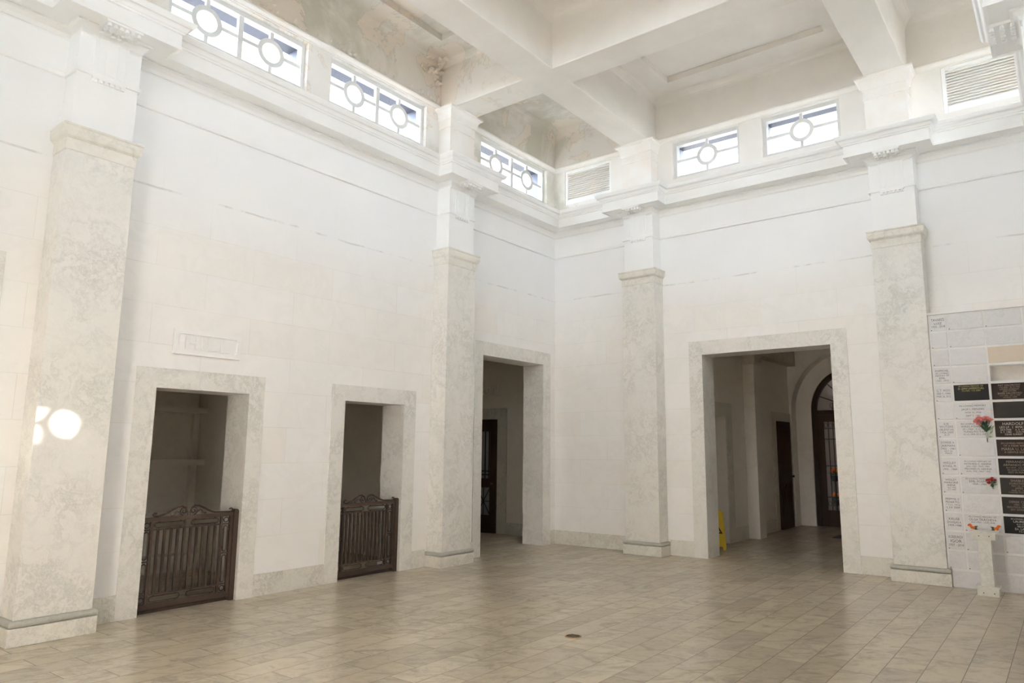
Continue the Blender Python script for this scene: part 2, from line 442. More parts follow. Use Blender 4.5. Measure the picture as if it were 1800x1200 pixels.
mb.box(-TH, W+TH, -L-TH, TH, ZIN+0.06, ZIN+0.30)
tag(mb.build('ceiling', M['ceil']), 'coffered plaster ceiling with peeling cream paint', 'ceiling', kind='structure')
n = 0
def trim(mb, label, mat='trim', cat='moulding', **k):
    global n; n += 1
    return tag(mb.build('trim_%d' % n, M[mat], **k), label, cat, kind='structure')
for x, lb in zip(BX, ('ceiling beam running from the left pilaster of the back wall towards the viewer', 'ceiling beam running from the right pilaster of the back wall towards the viewer')):
    trim(MB().box(x-BHX, x+BHX, -L, 0, ZB, ZIN+0.05), lb, 'ceil', 'beam', bevel=0.012)
for y, lb in zip(BY, ('ceiling cross beam nearest the viewer above the near left pilaster', 'ceiling cross beam spanning from the far left pilaster to the right')):
    trim(MB().box(0, W, y-BHY, y+BHY, ZB+0.001, ZIN+0.05), lb, 'ceil', 'beam', bevel=0.012)

# ------------------------------------------------------------------ cornice and mouldings swept round the hall
def wall_path(side, cs, half, e):
    """points (u,w) from one end of a wall to the other, jogging out by e round each pilaster"""
    A = {'near': (0, W), 'right': (-L, 0), 'back': (W, 0), 'left': (0, -L)}[side]
    s = 1 if A[1] > A[0] else -1
    pts = [(A[0], 0.0)]
    for c in sorted(cs, reverse=(s < 0)):
        pts += [(c-s*half, 0.0), (c-s*half, e), (c+s*half, e), (c+s*half, 0.0)]
    pts.append((A[1], 0.0))
    return [FR[side](u, w, 0)[:2] for u, w in pts]
def sweep(side_list, half, e, profile):
    """returns {side: MB}; mitred loop round the room, interior on the left"""
    loop = []; rng = {}
    for side, cs in side_list:
        p = wall_path(side, cs, half, e); st = len(loop)
        loop += p[:-1]; rng[side] = (st, st+len(p)-1)
    N = len(loop); out = {}
    def nrm(i):
        a, b = Vector(loop[i % N]), Vector(loop[(i+1) % N]); d = (b-a).normalized(); return Vector((-d.y, d.x))
    for side, (a, b) in rng.items():
        mb = MB(); P = []; F = []; k = len(profile)
        for i in range(a, b+1):
            n1, n2 = nrm(i-1), nrm(i)
            m = n1+n2 if abs(n1.dot(n2)) < 0.5 else n2
            for d, z in profile:
                q = Vector(loop[i % N]) + m*d; P.append((q.x, q.y, z))
        for i in range(b-a):
            for j in range(k):
                l = (j+1) % k
                F.append((i*k+j, i*k+l, (i+1)*k+l, (i+1)*k+j))
        F += [tuple(range(k)), tuple((b-a)*k+j for j in range(k))[::-1]]
        mb.add(P, F); out[side] = mb
    return out
SIDES = [('near', []), ('right', [-2.787]), ('back', PIL_B), ('left', PIL_L)]
cy = [(0.315+0.062*(t/6.0), 5.712+0.080*(t/6.0)+0.014*math.sin(2*PI*t/6.0)) for t in range(7)]
prof = [(-0.02, 5.41), (0.012, 5.41), (0.018, 5.430), (0.032, 5.435), (0.045, 5.47), (0.075, 5.505), (0.10, 5.512), (0.10, 5.528), (0.262, 5.533), (0.262, 5.525), (0.291, 5.525),
        (0.291, 5.560), (0.283, 5.566), (0.283, 5.682), (0.300, 5.688), (0.300, 5.704)] + cy + [(0.380, 5.806), (0.372, 5.815), (0.10, 5.85), (-0.02, 5.85)]
wn = {'near': 'behind the viewpoint', 'right': 'of the right wall, seen at the top right corner', 'back': 'along the back wall under its clerestory windows', 'left': 'along the left wall under its clerestory windows'}
for side, m_ in sweep(SIDES, 0.234, 0.255, prof).items(): trim(m_, 'heavy white cornice ' + wn[side], 'trim', 'cornice')
plainS = [(s, []) for s, _ in SIDES]
bandp = [(-0.02, 5.045), (0.030, 5.048), (0.036, 5.062), (0.036, 5.085), (0.020, 5.092), (0.016, 5.10), (0.016, 5.415), (-0.02, 5.415)]
for side, m_ in sweep(plainS, 0, 0, bandp).items(): trim(m_, 'plain white frieze band with a thin ledge ' + {'near': 'behind the viewpoint', 'right': 'of the right wall', 'back': 'across the back wall', 'left': 'across the left wall'}[side], 'frieze', 'frieze')
headp = [(-0.02, 6.705), (0.012, 6.708), (0.018, 6.725), (0.045, 6.755), (0.048, 6.775), (0.030, 6.80), (-0.02, 6.812)]
for side, m_ in sweep(plainS, 0, 0, headp).items(): trim(m_, 'slim moulding over the clerestory openings ' + {'near': 'behind the viewpoint', 'right': 'of the right wall', 'back': 'of the back wall', 'left': 'of the left wall'}[side], 'pier', 'moulding')

# ------------------------------------------------------------------ pilasters (local frame: x along wall, -y into the hall)
def make_pilaster(loc, rz, label):
    t = thing('pilaster', loc, rz, label, 'pilaster', 'veined marble pilasters')
    MB().box(-0.334, 0.334, -0.324, -0.002, 0, 0.147).build('plinth', M['base'], t, bevel=0.006)
    r = [( -0.302-0.03*math.sin(a), 0.304+0.03*math.sin(a), 0.147+0.029-0.029*math.cos(a)) for a in [k*PI/8 for k in range(9)]]
    MB().stack([(-0.305-0.03*math.sin(a), 0.305+0.03*math.sin(a), -0.298-0.03*math.sin(a), -0.002, 0.147+0.0285*(1-math.cos(a))) for a in [k*PI/8 for k in range(9)]]).build('base_moulding', M['torus'], t, smooth=False)
    MB().box(-0.295, 0.295, -0.295, -0.002, 0.204, 4.268).build('shaft', M['vein'], t, bevel=0.005)
    # capital: necking, groove, ovolo, abacus
    def rc(p, z): return (-0.295-p, 0.295+p, -0.295-p, -0.002, z)
    cap = [rc(0.003, 4.268), rc(0.006, 4.275), rc(0.006, 4.375), rc(0.018, 4.383)]
    for k in range(7):
        a = k/6*PI/2; cap.append(rc(0.018+0.026*math.sin(a), 4.386+0.05*(1-math.cos(a))))
    cap += [rc(0.046, 4.442), rc(0.046, 4.474), rc(0.040, 4.478), rc(0.050, 4.488), rc(0.050, 4.503)]
    MB().stack(cap).build('capital', M['cap'], t)
    MB().box(-0.268, 0.268, -0.262, -0.002, 4.503, 5.05).build('neck_block', M['frieze'], t, bevel=0.004)
    MB().box(-0.274, 0.274, -0.268, -0.002, 5.088, 5.54).build('frieze_block', M['frieze'], t, bevel=0.004)
    bd = MB().box(-0.290, 0.290, -0.286, -0.002, 5.048, 5.090)
    bd.build('taenia_band', M['frieze'], t, bevel=0.004)
    tg = MB()
    for x0, x1 in ((-0.150, -0.128), (-0.108, -0.062), (-0.042, 0.042), (0.062, 0.108), (0.128, 0.150)):
        tg.box(x0, x1, -0.283, -0.266, 5.092, 5.47)
    tg.box(-0.152, 0.152, -0.276, -0.266, 5.092, 5.47); tg.box(-0.158, 0.158, -0.288, -0.266, 5.455, 5.49)
    tg.build('triglyph', M['frieze'], t)
    rg = MB().box(-0.145, 0.145, -0.288, -0.262, 5.028, 5.049)
    for k in range(6):
        x = -0.122+k*0.0488
        rg.frustum((x-0.019, x+0.019, -0.284, -0.262, 5.000), (x-0.014, x+0.014, -0.284, -0.262, 5.029))
    rg.build('regula_pegs', M['frieze'], t)
    mu = MB().box(-0.160, 0.160, -0.535, -0.285, 5.502, 5.533)
    for q in range(3):
        for k in range(6):
            x, y = -0.130+k*0.052, -0.508+q*0.082
            mu.cyl((x, y, 5.466), 0.021, 0.037, 'z', 10, 0.015)
    mu.build('mutule_pegs', M['trim'], t)
    return t
p0 = make_pilaster((0, PIL_L[0], 0), ROT['left'], 'nearest veined marble pilaster at the left edge with bright sun spots')
copy_thing(p0, (0, PIL_L[1], 0), ROT['left'], 'far pilaster on the left wall between the second gate and the tall open doorway')
copy_thing(p0, (PIL_B[0], 0, 0), 0, 'pilaster on the back wall left of the wide doorway')
copy_thing(p0, (PIL_B[1], 0, 0), 0, 'pilaster on the back wall between the wide doorway and the memorial niches')
copy_thing(p0, (W, PIL_L[1], 0), ROT['right'], 'pilaster of the right wall, only its underside pegs show at the top right corner')

def make_pier(loc, rz, label):
    t = thing('clerestory_pier', loc, rz, label, 'pier', 'clerestory piers above the cornice')
    MB().box(-0.270, 0.270, -0.245, -0.002, 5.80-5.80, 6.40-5.80).build('pier_shaft', M['pier'], t, bevel=0.006)
    def rc(p, z): return (-0.270-p, 0.270+p, -0.245-p, -0.002, z-5.80)
    st = [rc(0.0, 6.40), rc(0.012, 6.405), rc(0.012, 6.425), rc(0.004, 6.43), rc(0.004, 6.535), rc(0.02, 6.542), rc(0.024, 6.56)]
    for k in range(1, 7):
        a = k/6*PI/2; st.append(rc(0.028+0.062*(1-math.cos(a)), 6.565+0.12*math.sin(a)))
    st += [rc(0.095, 6.69), rc(0.095, 6.719)]
    MB().stack(st).build('pier_capital', M['pier'], t)
    return t
q0 = make_pier((0, PIL_L[0], 5.80), ROT['left'], 'clerestory pier above the nearest left pilaster, at the top edge')
copy_thing(q0, (0, PIL_L[1], 5.80), ROT['left'], 'peeling pink clerestory pier between the middle and far left windows')
copy_thing(q0, (PIL_B[0]-0.018, 0, 5.80), 0, 'clerestory pier between the corner louvre and the back wall windows')
copy_thing(q0, (PIL_B[1], 0, 5.80), 0, 'clerestory pier between the back wall windows and the right louvre')
copy_thing(q0, (W, PIL_L[1], 5.80), ROT['right'], 'clerestory pier on the right wall, outside the picture')

# curled flakes of old paint hanging from the damp corner and over the left windows
rnd = random.Random(11); m = MB()
def flake(c, n, size):
    c = Vector(c); n = Vector(n).normalized(); x = n.orthogonal().normalized(); x.rotate(__import__('mathutils').Quaternion(n, rnd.uniform(0, 6.28))); y = n.cross(x)
    a, b = size*rnd.uniform(.5, 1.2), size*rnd.uniform(.3, .7); lift = size*rnd.uniform(.25, .8); P = []
    for k in range(4):
        f = k/3.0
        for sgn in (-1, 1): P.append(c + x*a*f + y*b*sgn*(1-.5*f*f)*rnd.uniform(.7, 1.1) + n*lift*f*f)
    Q = P + [p + n*0.003 for p in P]
    F = []
    for k in range(3): F += [(2*k, 2*k+1, 2*k+3, 2*k+2), (8+2*k+2, 8+2*k+3, 8+2*k+1, 8+2*k)]
    F += [(0, 2, 10, 8), (2, 4, 12, 10), (4, 6, 14, 12), (1, 9, 11, 3), (3, 11, 13, 5), (5, 13, 15, 7), (0, 8, 9, 1), (6, 7, 15, 14)]
    m.add(Q, F)
for k in range(46):
    r_ = abs(rnd.gauss(0, .16)); 
    if k % 3: flake((0.004, -3.10-r_, 7.33-abs(rnd.gauss(0, .10))), (1, 0, -.2), 0.07)
    else: flake((0.06+r_, -3.08-abs(rnd.gauss(0, .2)), 7.42), (.5, -.2, -1), 0.07)
for k in range(70):
    y = rnd.uniform(-7.2, -3.1); flake((0.006, y, 6.83+abs(rnd.gauss(0, .035))), (1, 0, -.1), 0.05)
tag(m.build('peeling_paint', M['ceil'], D.objects['ceiling']), 'curled flakes of peeling paint', kind='stuff')

# ------------------------------------------------------------------ door surrounds
dl = {'door_1': 'veined marble doorway surround of the nearer gated alcove, below the carved plaque',
      'door_2': 'veined marble doorway surround of the farther gated alcove',
      'door_3': 'tall veined marble doorway surround on the left wall beside the corner',
      'door_4': 'wide tall veined marble doorway surround in the back wall',
      'fill_doorway': 'unseen doorway added behind the viewpoint to let in fill light',
      'door_5': 'veined marble doorway surround at the very left edge'}
for nm, (side, a, b, c, d, zo, zi) in DOORS.items():
    fn = FR[side]; P = 0.014
    def bx(mb, u0, u1, w0, w1, z0, z1):
        p, q = fn(u0, w0, z0), fn(u1, w1, z1); mb.box(p[0], q[0], p[1], q[1], z0, z1)
    mb = MB()
    bx(mb, a, c-LIN, P, 0.0, 0, zo); bx(mb, d+LIN, b, P, 0.0, 0, zo); bx(mb, c-LIN, d+LIN, P, 0.0, zi+LIN, zo)          # casing
    bx(mb, c-LIN+0.0005, c, P, -TH-0.002, 0, zi+LIN-0.0005); bx(mb, d, d+LIN-0.0005, P, -TH-0.002, 0, zi+LIN-0.0005); bx(mb, c, d, P, -TH-0.002, zi, zi+LIN-0.0005)
    tag(mb.build(nm, M['vein']), dl[nm], 'doorway', kind='structure')

# baseboards
def baseboard(name, side, segs, label):
    mb = MB(); fn = FR[side]
    for u0, u1 in segs:
        p, q = fn(u0, 0.016, 0), fn(u1, 0.0, 0.235); mb.box(p[0], q[0], p[1], q[1], 0, 0.235)
    tag(mb.build(name, M['base'], bevel=0.003), label, 'baseboard', kind='structure')
baseboard('baseboard_left', 'left', [(-8.287, -8.059), (-7.391, -7.116), (-5.714, -4.790), (-3.371, -3.121), (-2.453, -2.148), (-0.146, -0.016)], 'veined marble baseboard along the left wall')
baseboard('baseboard_back', 'back', [(0.0, 1.542), (2.21, 2.6036), (4.9596, 5.372)], 'veined marble baseboard along the back wall')
baseboard('baseboard_right', 'right', [(-L+0.02, -3.121), (-2.453, -0.3)], 'veined marble baseboard along the right wall')
baseboard('baseboard_near', 'near', [(0.02, 2.95), (4.65, W-0.02)], 'veined marble baseboard behind the viewpoint')

# ------------------------------------------------------------------ clerestory windows
def make_window(name, side, u0, u1, rings, label, kind='structure'):
    fn0 = FR[side]; uc = (u0+u1)/2
    root = thing(name, (0, 0, 0), 0, label, 'window', None, kind)
    def fn(a, b, d): return fn0(a, d, b)
    def bx(mb, a0, a1, d0, d1, z0, z1):
        p, q = fn0(a0, d0, z0), fn0(a1, d1, z1); mb.box(p[0], q[0], p[1], q[1], z0, z1)
    fr = MB()
    bx(fr, u0-FM+.001, u0, -0.06, -0.16, WZ0+.001, WZ1-.001); bx(fr, u1, u1+FM-.001, -0.06, -0.16, WZ0+.001, WZ1-.001)
    bx(fr, u0, u1, -0.06, -0.16, WZ0+.001, GZ0); bx(fr, u0, u1, -0.06, -0.16, GZ1, WZ1-.001)
    fr.build('window_frame', M['sash'], root, bevel=0.004)
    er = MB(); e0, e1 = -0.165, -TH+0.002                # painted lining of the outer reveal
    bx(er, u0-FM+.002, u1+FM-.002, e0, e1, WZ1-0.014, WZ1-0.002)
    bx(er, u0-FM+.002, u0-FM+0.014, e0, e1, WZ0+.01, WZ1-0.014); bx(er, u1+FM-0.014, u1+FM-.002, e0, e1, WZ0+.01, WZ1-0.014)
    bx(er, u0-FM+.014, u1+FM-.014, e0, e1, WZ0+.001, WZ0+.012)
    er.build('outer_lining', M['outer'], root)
    zc = (GZ0+GZ1)/2; h = 0.022; d0, d1 = -0.085, -0.130
    cs = [u0+(u1-u0)*(k+0.5)/rings for k in range(rings)]
    br = MB(); rb = []
    edges = [u0] + [v for c in cs for v in (c-0.152, c+0.152)] + [u1]
    for k in range(0, len(edges), 2): bx(br, edges[k], edges[k+1], d0, d1, zc-h, zc+h)
    for c in cs:
        bx(br, c-h, c+h, d0, d1, GZ0, zc-0.152); bx(br, c-h, c+h, d0, d1, zc+0.152, GZ1)
    if rings == 2: bx(br, uc-0.030, uc+0.030, d0+0.004, d1-0.004, GZ0, GZ1)
    br.build('glazing_bars', M['sash'], root)
    for c in cs:
        MB().ring(0.121, 0.178, d0+0.003, d1-0.003, lambda a, b, d, c=c: fn(c+a, zc+b, d), 40).build('ring_bar', M['sash'], root)
    pn = MB(); bx(pn, u0, u1, -0.106, -0.110, GZ0, GZ1)
    pn.build('pane', M['glass'], root)
    return root
wl = ['nearer left wall window, cut by the top edge of the picture', 'middle left wall window, left of the peeling pier', 'far left wall window by the corner louvre', 'left wall window outside the picture']
k = 0
for (a, b, r), lb in zip(WIN_L, wl): k += 1; make_window('window_%d' % k, 'left', a, b, r, 'clerestory window with two rings, ' + lb)
for (a, b, r), lb in zip(WIN_B, ['left of the two back wall windows', 'right of the two back wall windows']): k += 1; make_window('window_%d' % k, 'back', a, b, r, 'clerestory window with one ring, ' + lb)
for i, (a, b, r) in enumerate(WIN_L): k += 1; make_window('window_%d' % k, 'right', a, b, r, 'right wall clerestory window outside the picture')
for i, (a, b, r) in enumerate(near_wins): k += 1; make_window('window_%d' % k, 'near', a, b, r, 'clerestory window behind the viewpoint')

# louvred vents
def make_louvre(a, b, label):
    t = thing('louvre_vent', ((a+b)/2, 0.0, WZ0), 0, label, 'vent', 'white louvred vents beside the back wall windows')
    w = (b-a)/2
    def bx(mb, x0, x1, y0, y1, z0, z1): mb.box(x0, x1, y0, y1, z0-WZ0, z1-WZ0)
    fr = MB()
    bx(fr, -w-0.048, -w, 0.015, 0.12, WZ0+.002, WZ1-.002); bx(fr, w, w+0.048, 0.015, 0.12, WZ0+.002, WZ1-.002)
    bx(fr, -w, w, 0.015, 0.12, WZ0+.002, 6.135); bx(fr, -w, w, 0.015, 0.12, 6.645, WZ1-.002)
    fr.build('vent_frame', M['trim'], t, bevel=0.004)
    bk = MB(); bx(bk, -w-0.045, w+0.045, 0.16, 0.18, WZ0+.004, WZ1-.004); bk.build('back_board', M['pier'], t)
    N = 13; st = (6.645-6.135)/N
    for i in range(N):
        z = 6.135+i*st-WZ0
        m = MB()
        m.prism([(0.030, z+0.003), (0.040, z+0.001), (0.078, z+0.036), (0.072, z+0.042), (0.062, z+0.042), (0.030, z+0.012)], -w, w, lambda p, q, d: (d, p, q))
        m.build('slat', M['pier'], t)
make_louvre(*LOUV[0], 'white louvred vent in the corner bay left of the back wall pier')
make_louvre(*LOUV[1], 'white louvred vent at the top right above the memorial niches')

# ------------------------------------------------------------------ carved plaques
def letter_boxes(ch):
    """strokes as (x0,x1,z0,z1) or 4-point polys in a 1-high cell; returns list, advance"""
    s = 0.17
    T = {'H': ([(0,s,0,1),(0.62,0.62+s,0,1),(s,0.62,0.42,0.42+s)], 0.79), 'I': ([(0,s,0,1)], s), 'L': ([(0,s,0,1),(s,0.62,0,s)], 0.62),
         'A': ([[(0,0),(s,0),(0.44,1),(0.30,1)],[(0.56,0),(0.74,0),(0.44,1),(0.30,1)],(0.2,0.54,0.27,0.40)], 0.74)}
    return T[ch]
def carved_plaque(name, loc, rz, word, wid, hgt, label):
    t = thing(name, loc, rz, label, 'plaque')
    fnl = lambda a, b, d: (a, -d, b)
    hw, hh = wid/2, hgt/2; m = MB()
    # raised slab with a sunk clipped-corner field: built as a frame round the field
    fw, fh, c = hw-0.038, hh-0.048, 0.022
    inner = [(-fw+c,-fh),(fw-c,-fh),(fw,-fh+c),(fw,fh-c),(fw-c,fh),(-fw+c,fh),(-fw,fh-c),(-fw,-fh+c)]
    outer = [(-fw+c,-hh),(fw-c,-hh),(hw,-fh+c),(hw,fh-c),(fw-c,hh),(-fw+c,hh),(-hw,fh-c),(-hw,-fh+c)]
    for i in range(8):
        j = (i+1) % 8
        quad = [inner[i], outer[i], outer[j], inner[j]]
        if i in (1, 3, 5, 7):
            cx = hw if i in (1, 3) else -hw; cz = -hh if i in (1, 7) else hh
            quad = [inner[i], outer[i], (cx, cz), outer[j], inner[j]]
        m.prism(quad, 0.007, 0.030, fnl)
    m.prism(inner, 0.001, 0.008, fnl)
    m.build('slab', M['carved'], t)
    lm = MB(); H = hgt*0.52; gap = 0.30*H; adv = [letter_boxes(ch) for ch in word]
    K = 1.22; tot = sum(a[1]*H*K for a in adv)+gap*(len(word)-1); x = -tot/2
    for st, a in adv:
        for q in st:
            if isinstance(q, tuple): lm.prism([(x+q[0]*H*K, (q[2]-.5)*H), (x+q[1]*H*K, (q[2]-.5)*H), (x+q[1]*H*K, (q[3]-.5)*H), (x+q[0]*H*K, (q[3]-.5)*H)], 0.013, 0.032, fnl)
            else: lm.prism([(x+u*H*K, (v-.5)*H) for u, v in q], 0.013, 0.032, fnl)
        x += a*H*K+gap
    lm.build('lettering', M['carved'], t)
    return t
carved_plaque('name_plaque', (0, -6.42, 2.695), ROT['left'], 'HILL', 0.735, 0.262, 'carved white plaque with raised lettering above the nearer gated doorway')  # name plaque; rim and letters stand off to leave a dark shadow gap

# ------------------------------------------------------------------ side rooms
def wall_box(name, x0, x1, y0, y1, z0, z1, mat='room', label='dim inner wall of a side room'):
    return tag(MB().box(x0, x1, y0, y1, z0, z1).build(name, M[mat]), label, 'wall', kind='structure')
T2 = 0.10
# alcove behind door_1
wall_box('wall_alcove_back', -2.70, -2.58, -7.72, -5.10, 0, 3.2, label='back wall of the first gated alcove')
wall_box('wall_alcove_right', -2.70, -TH, -5.10, -5.02, 0, 3.2, label='right wall of the first gated alcove')
wall_box('wall_alcove_left', -2.70, -TH, -7.80, -7.72, 0, 3.2, label='left wall of the first gated alcove')
# stacked crypt ledges on its back wall
m = MB()
for z0, z1 in ((0.0, 0.20), (0.66, 0.74), (1.37, 1.450), (2.08, 2.155)): m.box(-2.58, -2.30, -7.715, -5.105, z0, z1)
for y in (-5.105, -6.41, -7.66): m.box(-2.58, -2.50, y-0.085 if y == -5.105 else y-.04, y if y == -5.105 else y+.04, 0.2, 2.155)
trim(m, 'marble ledges framing crypt fronts in the first gated alcove', 'room', 'ledge')
tag(MB().box(-2.70, -TH, -7.8, -5.02, 3.2, 3.3).build('ceiling_alcove', M['room']), 'dark ceiling of the first gated alcove', 'ceiling', kind='structure')
# alcove behind door_2
wall_box('wall_crypt_back', -2.70, -2.58, -4.93, -2.86, 0, 3.2, label='back wall of the second gated alcove')
wall_box('wall_crypt_right', -2.70, -TH, -2.86, -2.76, 0, 3.2, label='plain grey wall seen through the second gated doorway')
wall_box('wall_crypt_left', -2.70, -TH, -5.01, -4.93, 0, 3.2, label='left wall of the second gated alcove')
trim(MB().box(-2.57, -TH-0.002, -2.885, -2.861, 0, 0.20), 'skirting in the second gated alcove', 'roomtrim', 'skirting')
tag(MB().box(-2.70, -TH, -5.01, -2.76, 3.2, 3.3).build('ceiling_crypt', M['room']), 'dark ceiling of the second gated alcove', 'ceiling', kind='structure')
# corridor behind door_3
Y3 = 0.51
wall_box('wall_corridor_back', -6.2, -TH-0.001, Y3, Y3+0.15, 0, 4.0, label='corridor wall with a dark door behind the tall left doorway')
wall_box('wall_corridor_side', -TH-0.10, -TH+0.10, TH+0.001, Y3+0.15, 0, 4.0, label='side wall of the corridor behind the tall left doorway')
wall_box('wall_corridor_front', -6.2, -2.70, -2.80, -2.70, 0, 4.0, label='near wall of the corridor behind the tall left doorway')
wall_box('wall_corridor_end', -6.3, -6.2, -2.8, Y3+.15, 0, 4.0, label='end wall of the corridor behind the tall left doorway')
wall_box('wall_corridor_over', -2.72, -TH, -2.84, -2.755, 3.3, 4.0, label='upper wall of the corridor behind the tall left doorway')
tag(MB().box(-6.3, -TH, -2.84, Y3+.15, 4.0, 4.1).build('ceiling_corridor', M['room']), 'dark ceiling of the corridor behind the tall left doorway', 'ceiling', kind='structure')
m = MB(); cz = 2.408
m.box(-1.731, -1.496, Y3-0.02, Y3, 0, cz); m.box(-2.85, -2.70, Y3-0.02, Y3, 0, cz); m.box(-2.70, -1.731, Y3-0.02, Y3, 2.19, cz)
tag(m.build('door_6', M['roomtrim']), 'grey marble surround of the dark corridor door', 'doorway', kind='structure')
tag(MB().box(-1.496, -TH-.002, Y3-0.016, Y3, 0, 0.22).build('baseboard_corridor', M['roomtrim']), 'grey marble baseboard of the corridor', 'baseboard', kind='structure')
carved_plaque('name_plaque', (-2.04, Y3, 2.75), 0, 'HALL', 0.62, 0.235, 'dim carved plaque above the dark corridor door').children[0].data.materials[0] = M['room']
for ch in bpy.context.scene.objects:
    if ch.parent and ch.parent.name == 'name_plaque.001': ch.data.materials[0] = M['room']
# dark corridor door: wood frame, glass with iron bars above, lattice below
t = thing('corridor_door', (-2.2155, Y3-0.03, 0), 0, 'dark wooden door with barred and latticed panes seen through the tall left doorway', 'door')
hw = 0.484
m = MB().box(-hw, -hw+0.15, -0.03, 0.028, 0.005, 2.188).box(hw-0.15, hw, -0.03, 0.028, 0.005, 2.188).box(-hw+0.15, hw-0.15, -0.03, 0.028, 0.005, 0.34)
m.box(-hw+0.15, hw-0.15, -0.03, 0.028, 0.865, 1.04).box(-hw+0.15, hw-0.15, -0.03, 0.028, 1.955, 2.188)
m.build('door_frame', M['wood2'], t, bevel=0.004)
MB().box(-hw+0.15, hw-0.15, 0.0, 0.006, 0.34, 1.955).build('pane', M['dullpane'], t)
for k in range(7):
    x = -0.30+0.1*k; MB().box(x-0.008, x+0.008, -0.02, -0.005, 1.04, 1.955).build('bar', M['iron2'], t)
m = MB().box(-hw+0.15, hw-0.15, -0.02, -0.005, 1.10, 1.12).box(-hw+0.15, hw-0.15, -0.02, -0.005, 1.17, 1.19)
for x0 in (-0.334, 0.0):
    xm = x0+0.167
    for a, b in (((x0, 0.34), (x0+0.334, 0.865)), ((x0, 0.865), (x0+0.334, 0.34)), ((xm, 0.34), (xm, 0.865)), ((x0, 0.60), (x0+0.334, 0.60))):
        m.tube([(a[0], -0.012, a[1]), (b[0], -0.012, b[1])], 0.009, 4)
m.box(-0.01, 0.01, -0.02, -0.005, 0.34, 0.865)
m.build('lattice', M['iron2'], t)
MB().cyl((hw-0.08, -0.03, 0.945), 0.016, -0.04, 'y', 12).build('knob', M['brass'], t)

# room behind door_5 (left edge)
wall_box('wall_passage_back', -2.0, -1.9, -L, -7.9, 0, 4.0, label='wall of the passage at the left edge')
wall_box('wall_passage_side', -2.0, -TH, -7.9, -7.82, 0, 4.0, label='side wall of the passage at the left edge')
wall_box('wall_passage_near', -2.0, -TH, -L-0.1, -L, 0, 4.0, label='near wall of the passage at the left edge')
tag(MB().box(-2.0, -TH, -L-.1, -7.82, 4.0, 4.1).build('ceiling_passage', M['room']), 'ceiling of the passage at the left edge', 'ceiling', kind='structure')

# vestibule behind door_4
XL, XR, YV, YA = 2.40, 5.16, 5.53, 5.84
o = wall_with_holes(TH, YV, 0, 4.1, [(0.89, 1.89, 0, 2.2)], 0, 0.30, lambda u, w, z: (XL-w, u, z)).build('wall_vestibule_left', M['room'])
tag(o, 'left wall of the vestibule beyond the wide doorway', 'wall', kind='structure')
wall_box('wall_vestibule_right', XR, XR+0.15, TH, YV, 0, 4.1, label='right wall of the vestibule beyond the wide doorway')
wall_box('wall_vestibule_recess', 1.2, 1.3, 0.7, 2.1, 0, 2.6, label='wall behind the side opening of the vestibule')
wall_box('wall_recess_side', 1.3, XL-0.30, 1.95, 2.05, 0, 2.6, label='side wall behind the side opening of the vestibule')
wall_box('wall_recess_near', 1.3, XL-0.30, 0.72, 0.82, 0, 2.6, label='near wall behind the side opening of the vestibule')
tag(MB().box(1.2, XL-0.30, .7, 2.1, 2.6, 2.7).build('ceiling_recess', M['room']), 'ceiling behind the side opening of the vestibule', 'ceiling', kind='structure')
m = MB().box(XL, XL+0.02, 1.89, 2.15, 0, 2.44).box(XL, XL+0.02, 0.63, 0.89, 0, 2.44).box(XL, XL+0.02, 0.89, 1.89, 2.2, 2.44)
tag(m.build('door_7', M['roomtrim']), 'grey marble surround of the side opening in the vestibule', 'doorway', kind='structure')
tag(MB().box(XL-0.32, XR+0.15, TH+0.001, 8.8, 4.1, 4.2).build('ceiling_vestibule', M['room']), 'dim ceiling of the vestibule beyond the wide doorway', 'ceiling', kind='structure')
tag(MB().box(XL, XL+0.018, 2.15, 2.79, 0, 0.24).box(XL, XL+0.018, 3.17, 4.36, 0, 0.24).build('baseboard_vestibule', M['roomtrim']), 'grey marble baseboard of the vestibule', 'baseboard', kind='structure')
# pilaster in the vestibule
def vest_pil(yc, label, src=None):
    t = thing('vestibule_pilaster', (XL, yc, 0), 0, label, 'pilaster', 'narrow vestibule pilasters')
    MB().box(0.002, 0.22, -0.17, 0.17, 0, 3.22).build('shaft', M['room'], t, bevel=0.005)
    MB().stack([(0.002, .225, -.175, .175, 3.22), (0.002, .25, -.2, .2, 3.27), (0.002, .255, -.205, .205, 3.34), (.002, .24, -.19, .19, 3.36), (.002, .27, -.22, .22, 3.42)]).build('capital', M['roomtrim'], t)
    return t
vest_pil(2.98, 'narrow pale pilaster in the vestibule beyond the wide doorway')
trim(MB().box(XL, XL+0.18, TH+0.002, YV-0.002, 3.44, 3.80), 'dim entablature band along the vestibule wall', 'roomtrim', 'frieze')
# back wall of the vestibule: stepped arched recess
def arch_wall(name, y0, y1, r, zs, xc, x0, x1, z1, label, mat='room'):
    m = MB(); N = 28
    m.box(x0, xc-r, y0, y1, 0, zs); m.box(xc+r, x1, y0, y1, 0, zs)
    P = [(xc-r*math.cos(PI*i/N), zs+r*math.sin(PI*i/N)) for i in range(N+1)]
    fn = lambda a, b, d: (a, d, b)
    for i in range(N):
        (a, b), (c, d) = P[i], P[i+1]
        m.prism([(a, b), (c, d), (c, z1), (a, z1)], y0, y1, fn)
    m.box(x0, xc-r, y0, y1, zs, z1); m.box(xc+r, x1, y0, y1, zs, z1)
    return tag(m.build(name, M[mat]), label, 'wall', kind='structure')
XC, RA, ZS = 3.71, 0.934, 2.475
arch_wall('wall_vestibule_back', YV, YA, 1.26, ZS, XC, XL-.3, XR+.15, 4.1, 'stepped arch in the end wall of the vestibule')
arch_wall('wall_vestibule_arch', YA, YA+0.22, RA, ZS, XC, XL-.3, XR+.15, 4.1, 'inner arched wall round the glazed entrance door')
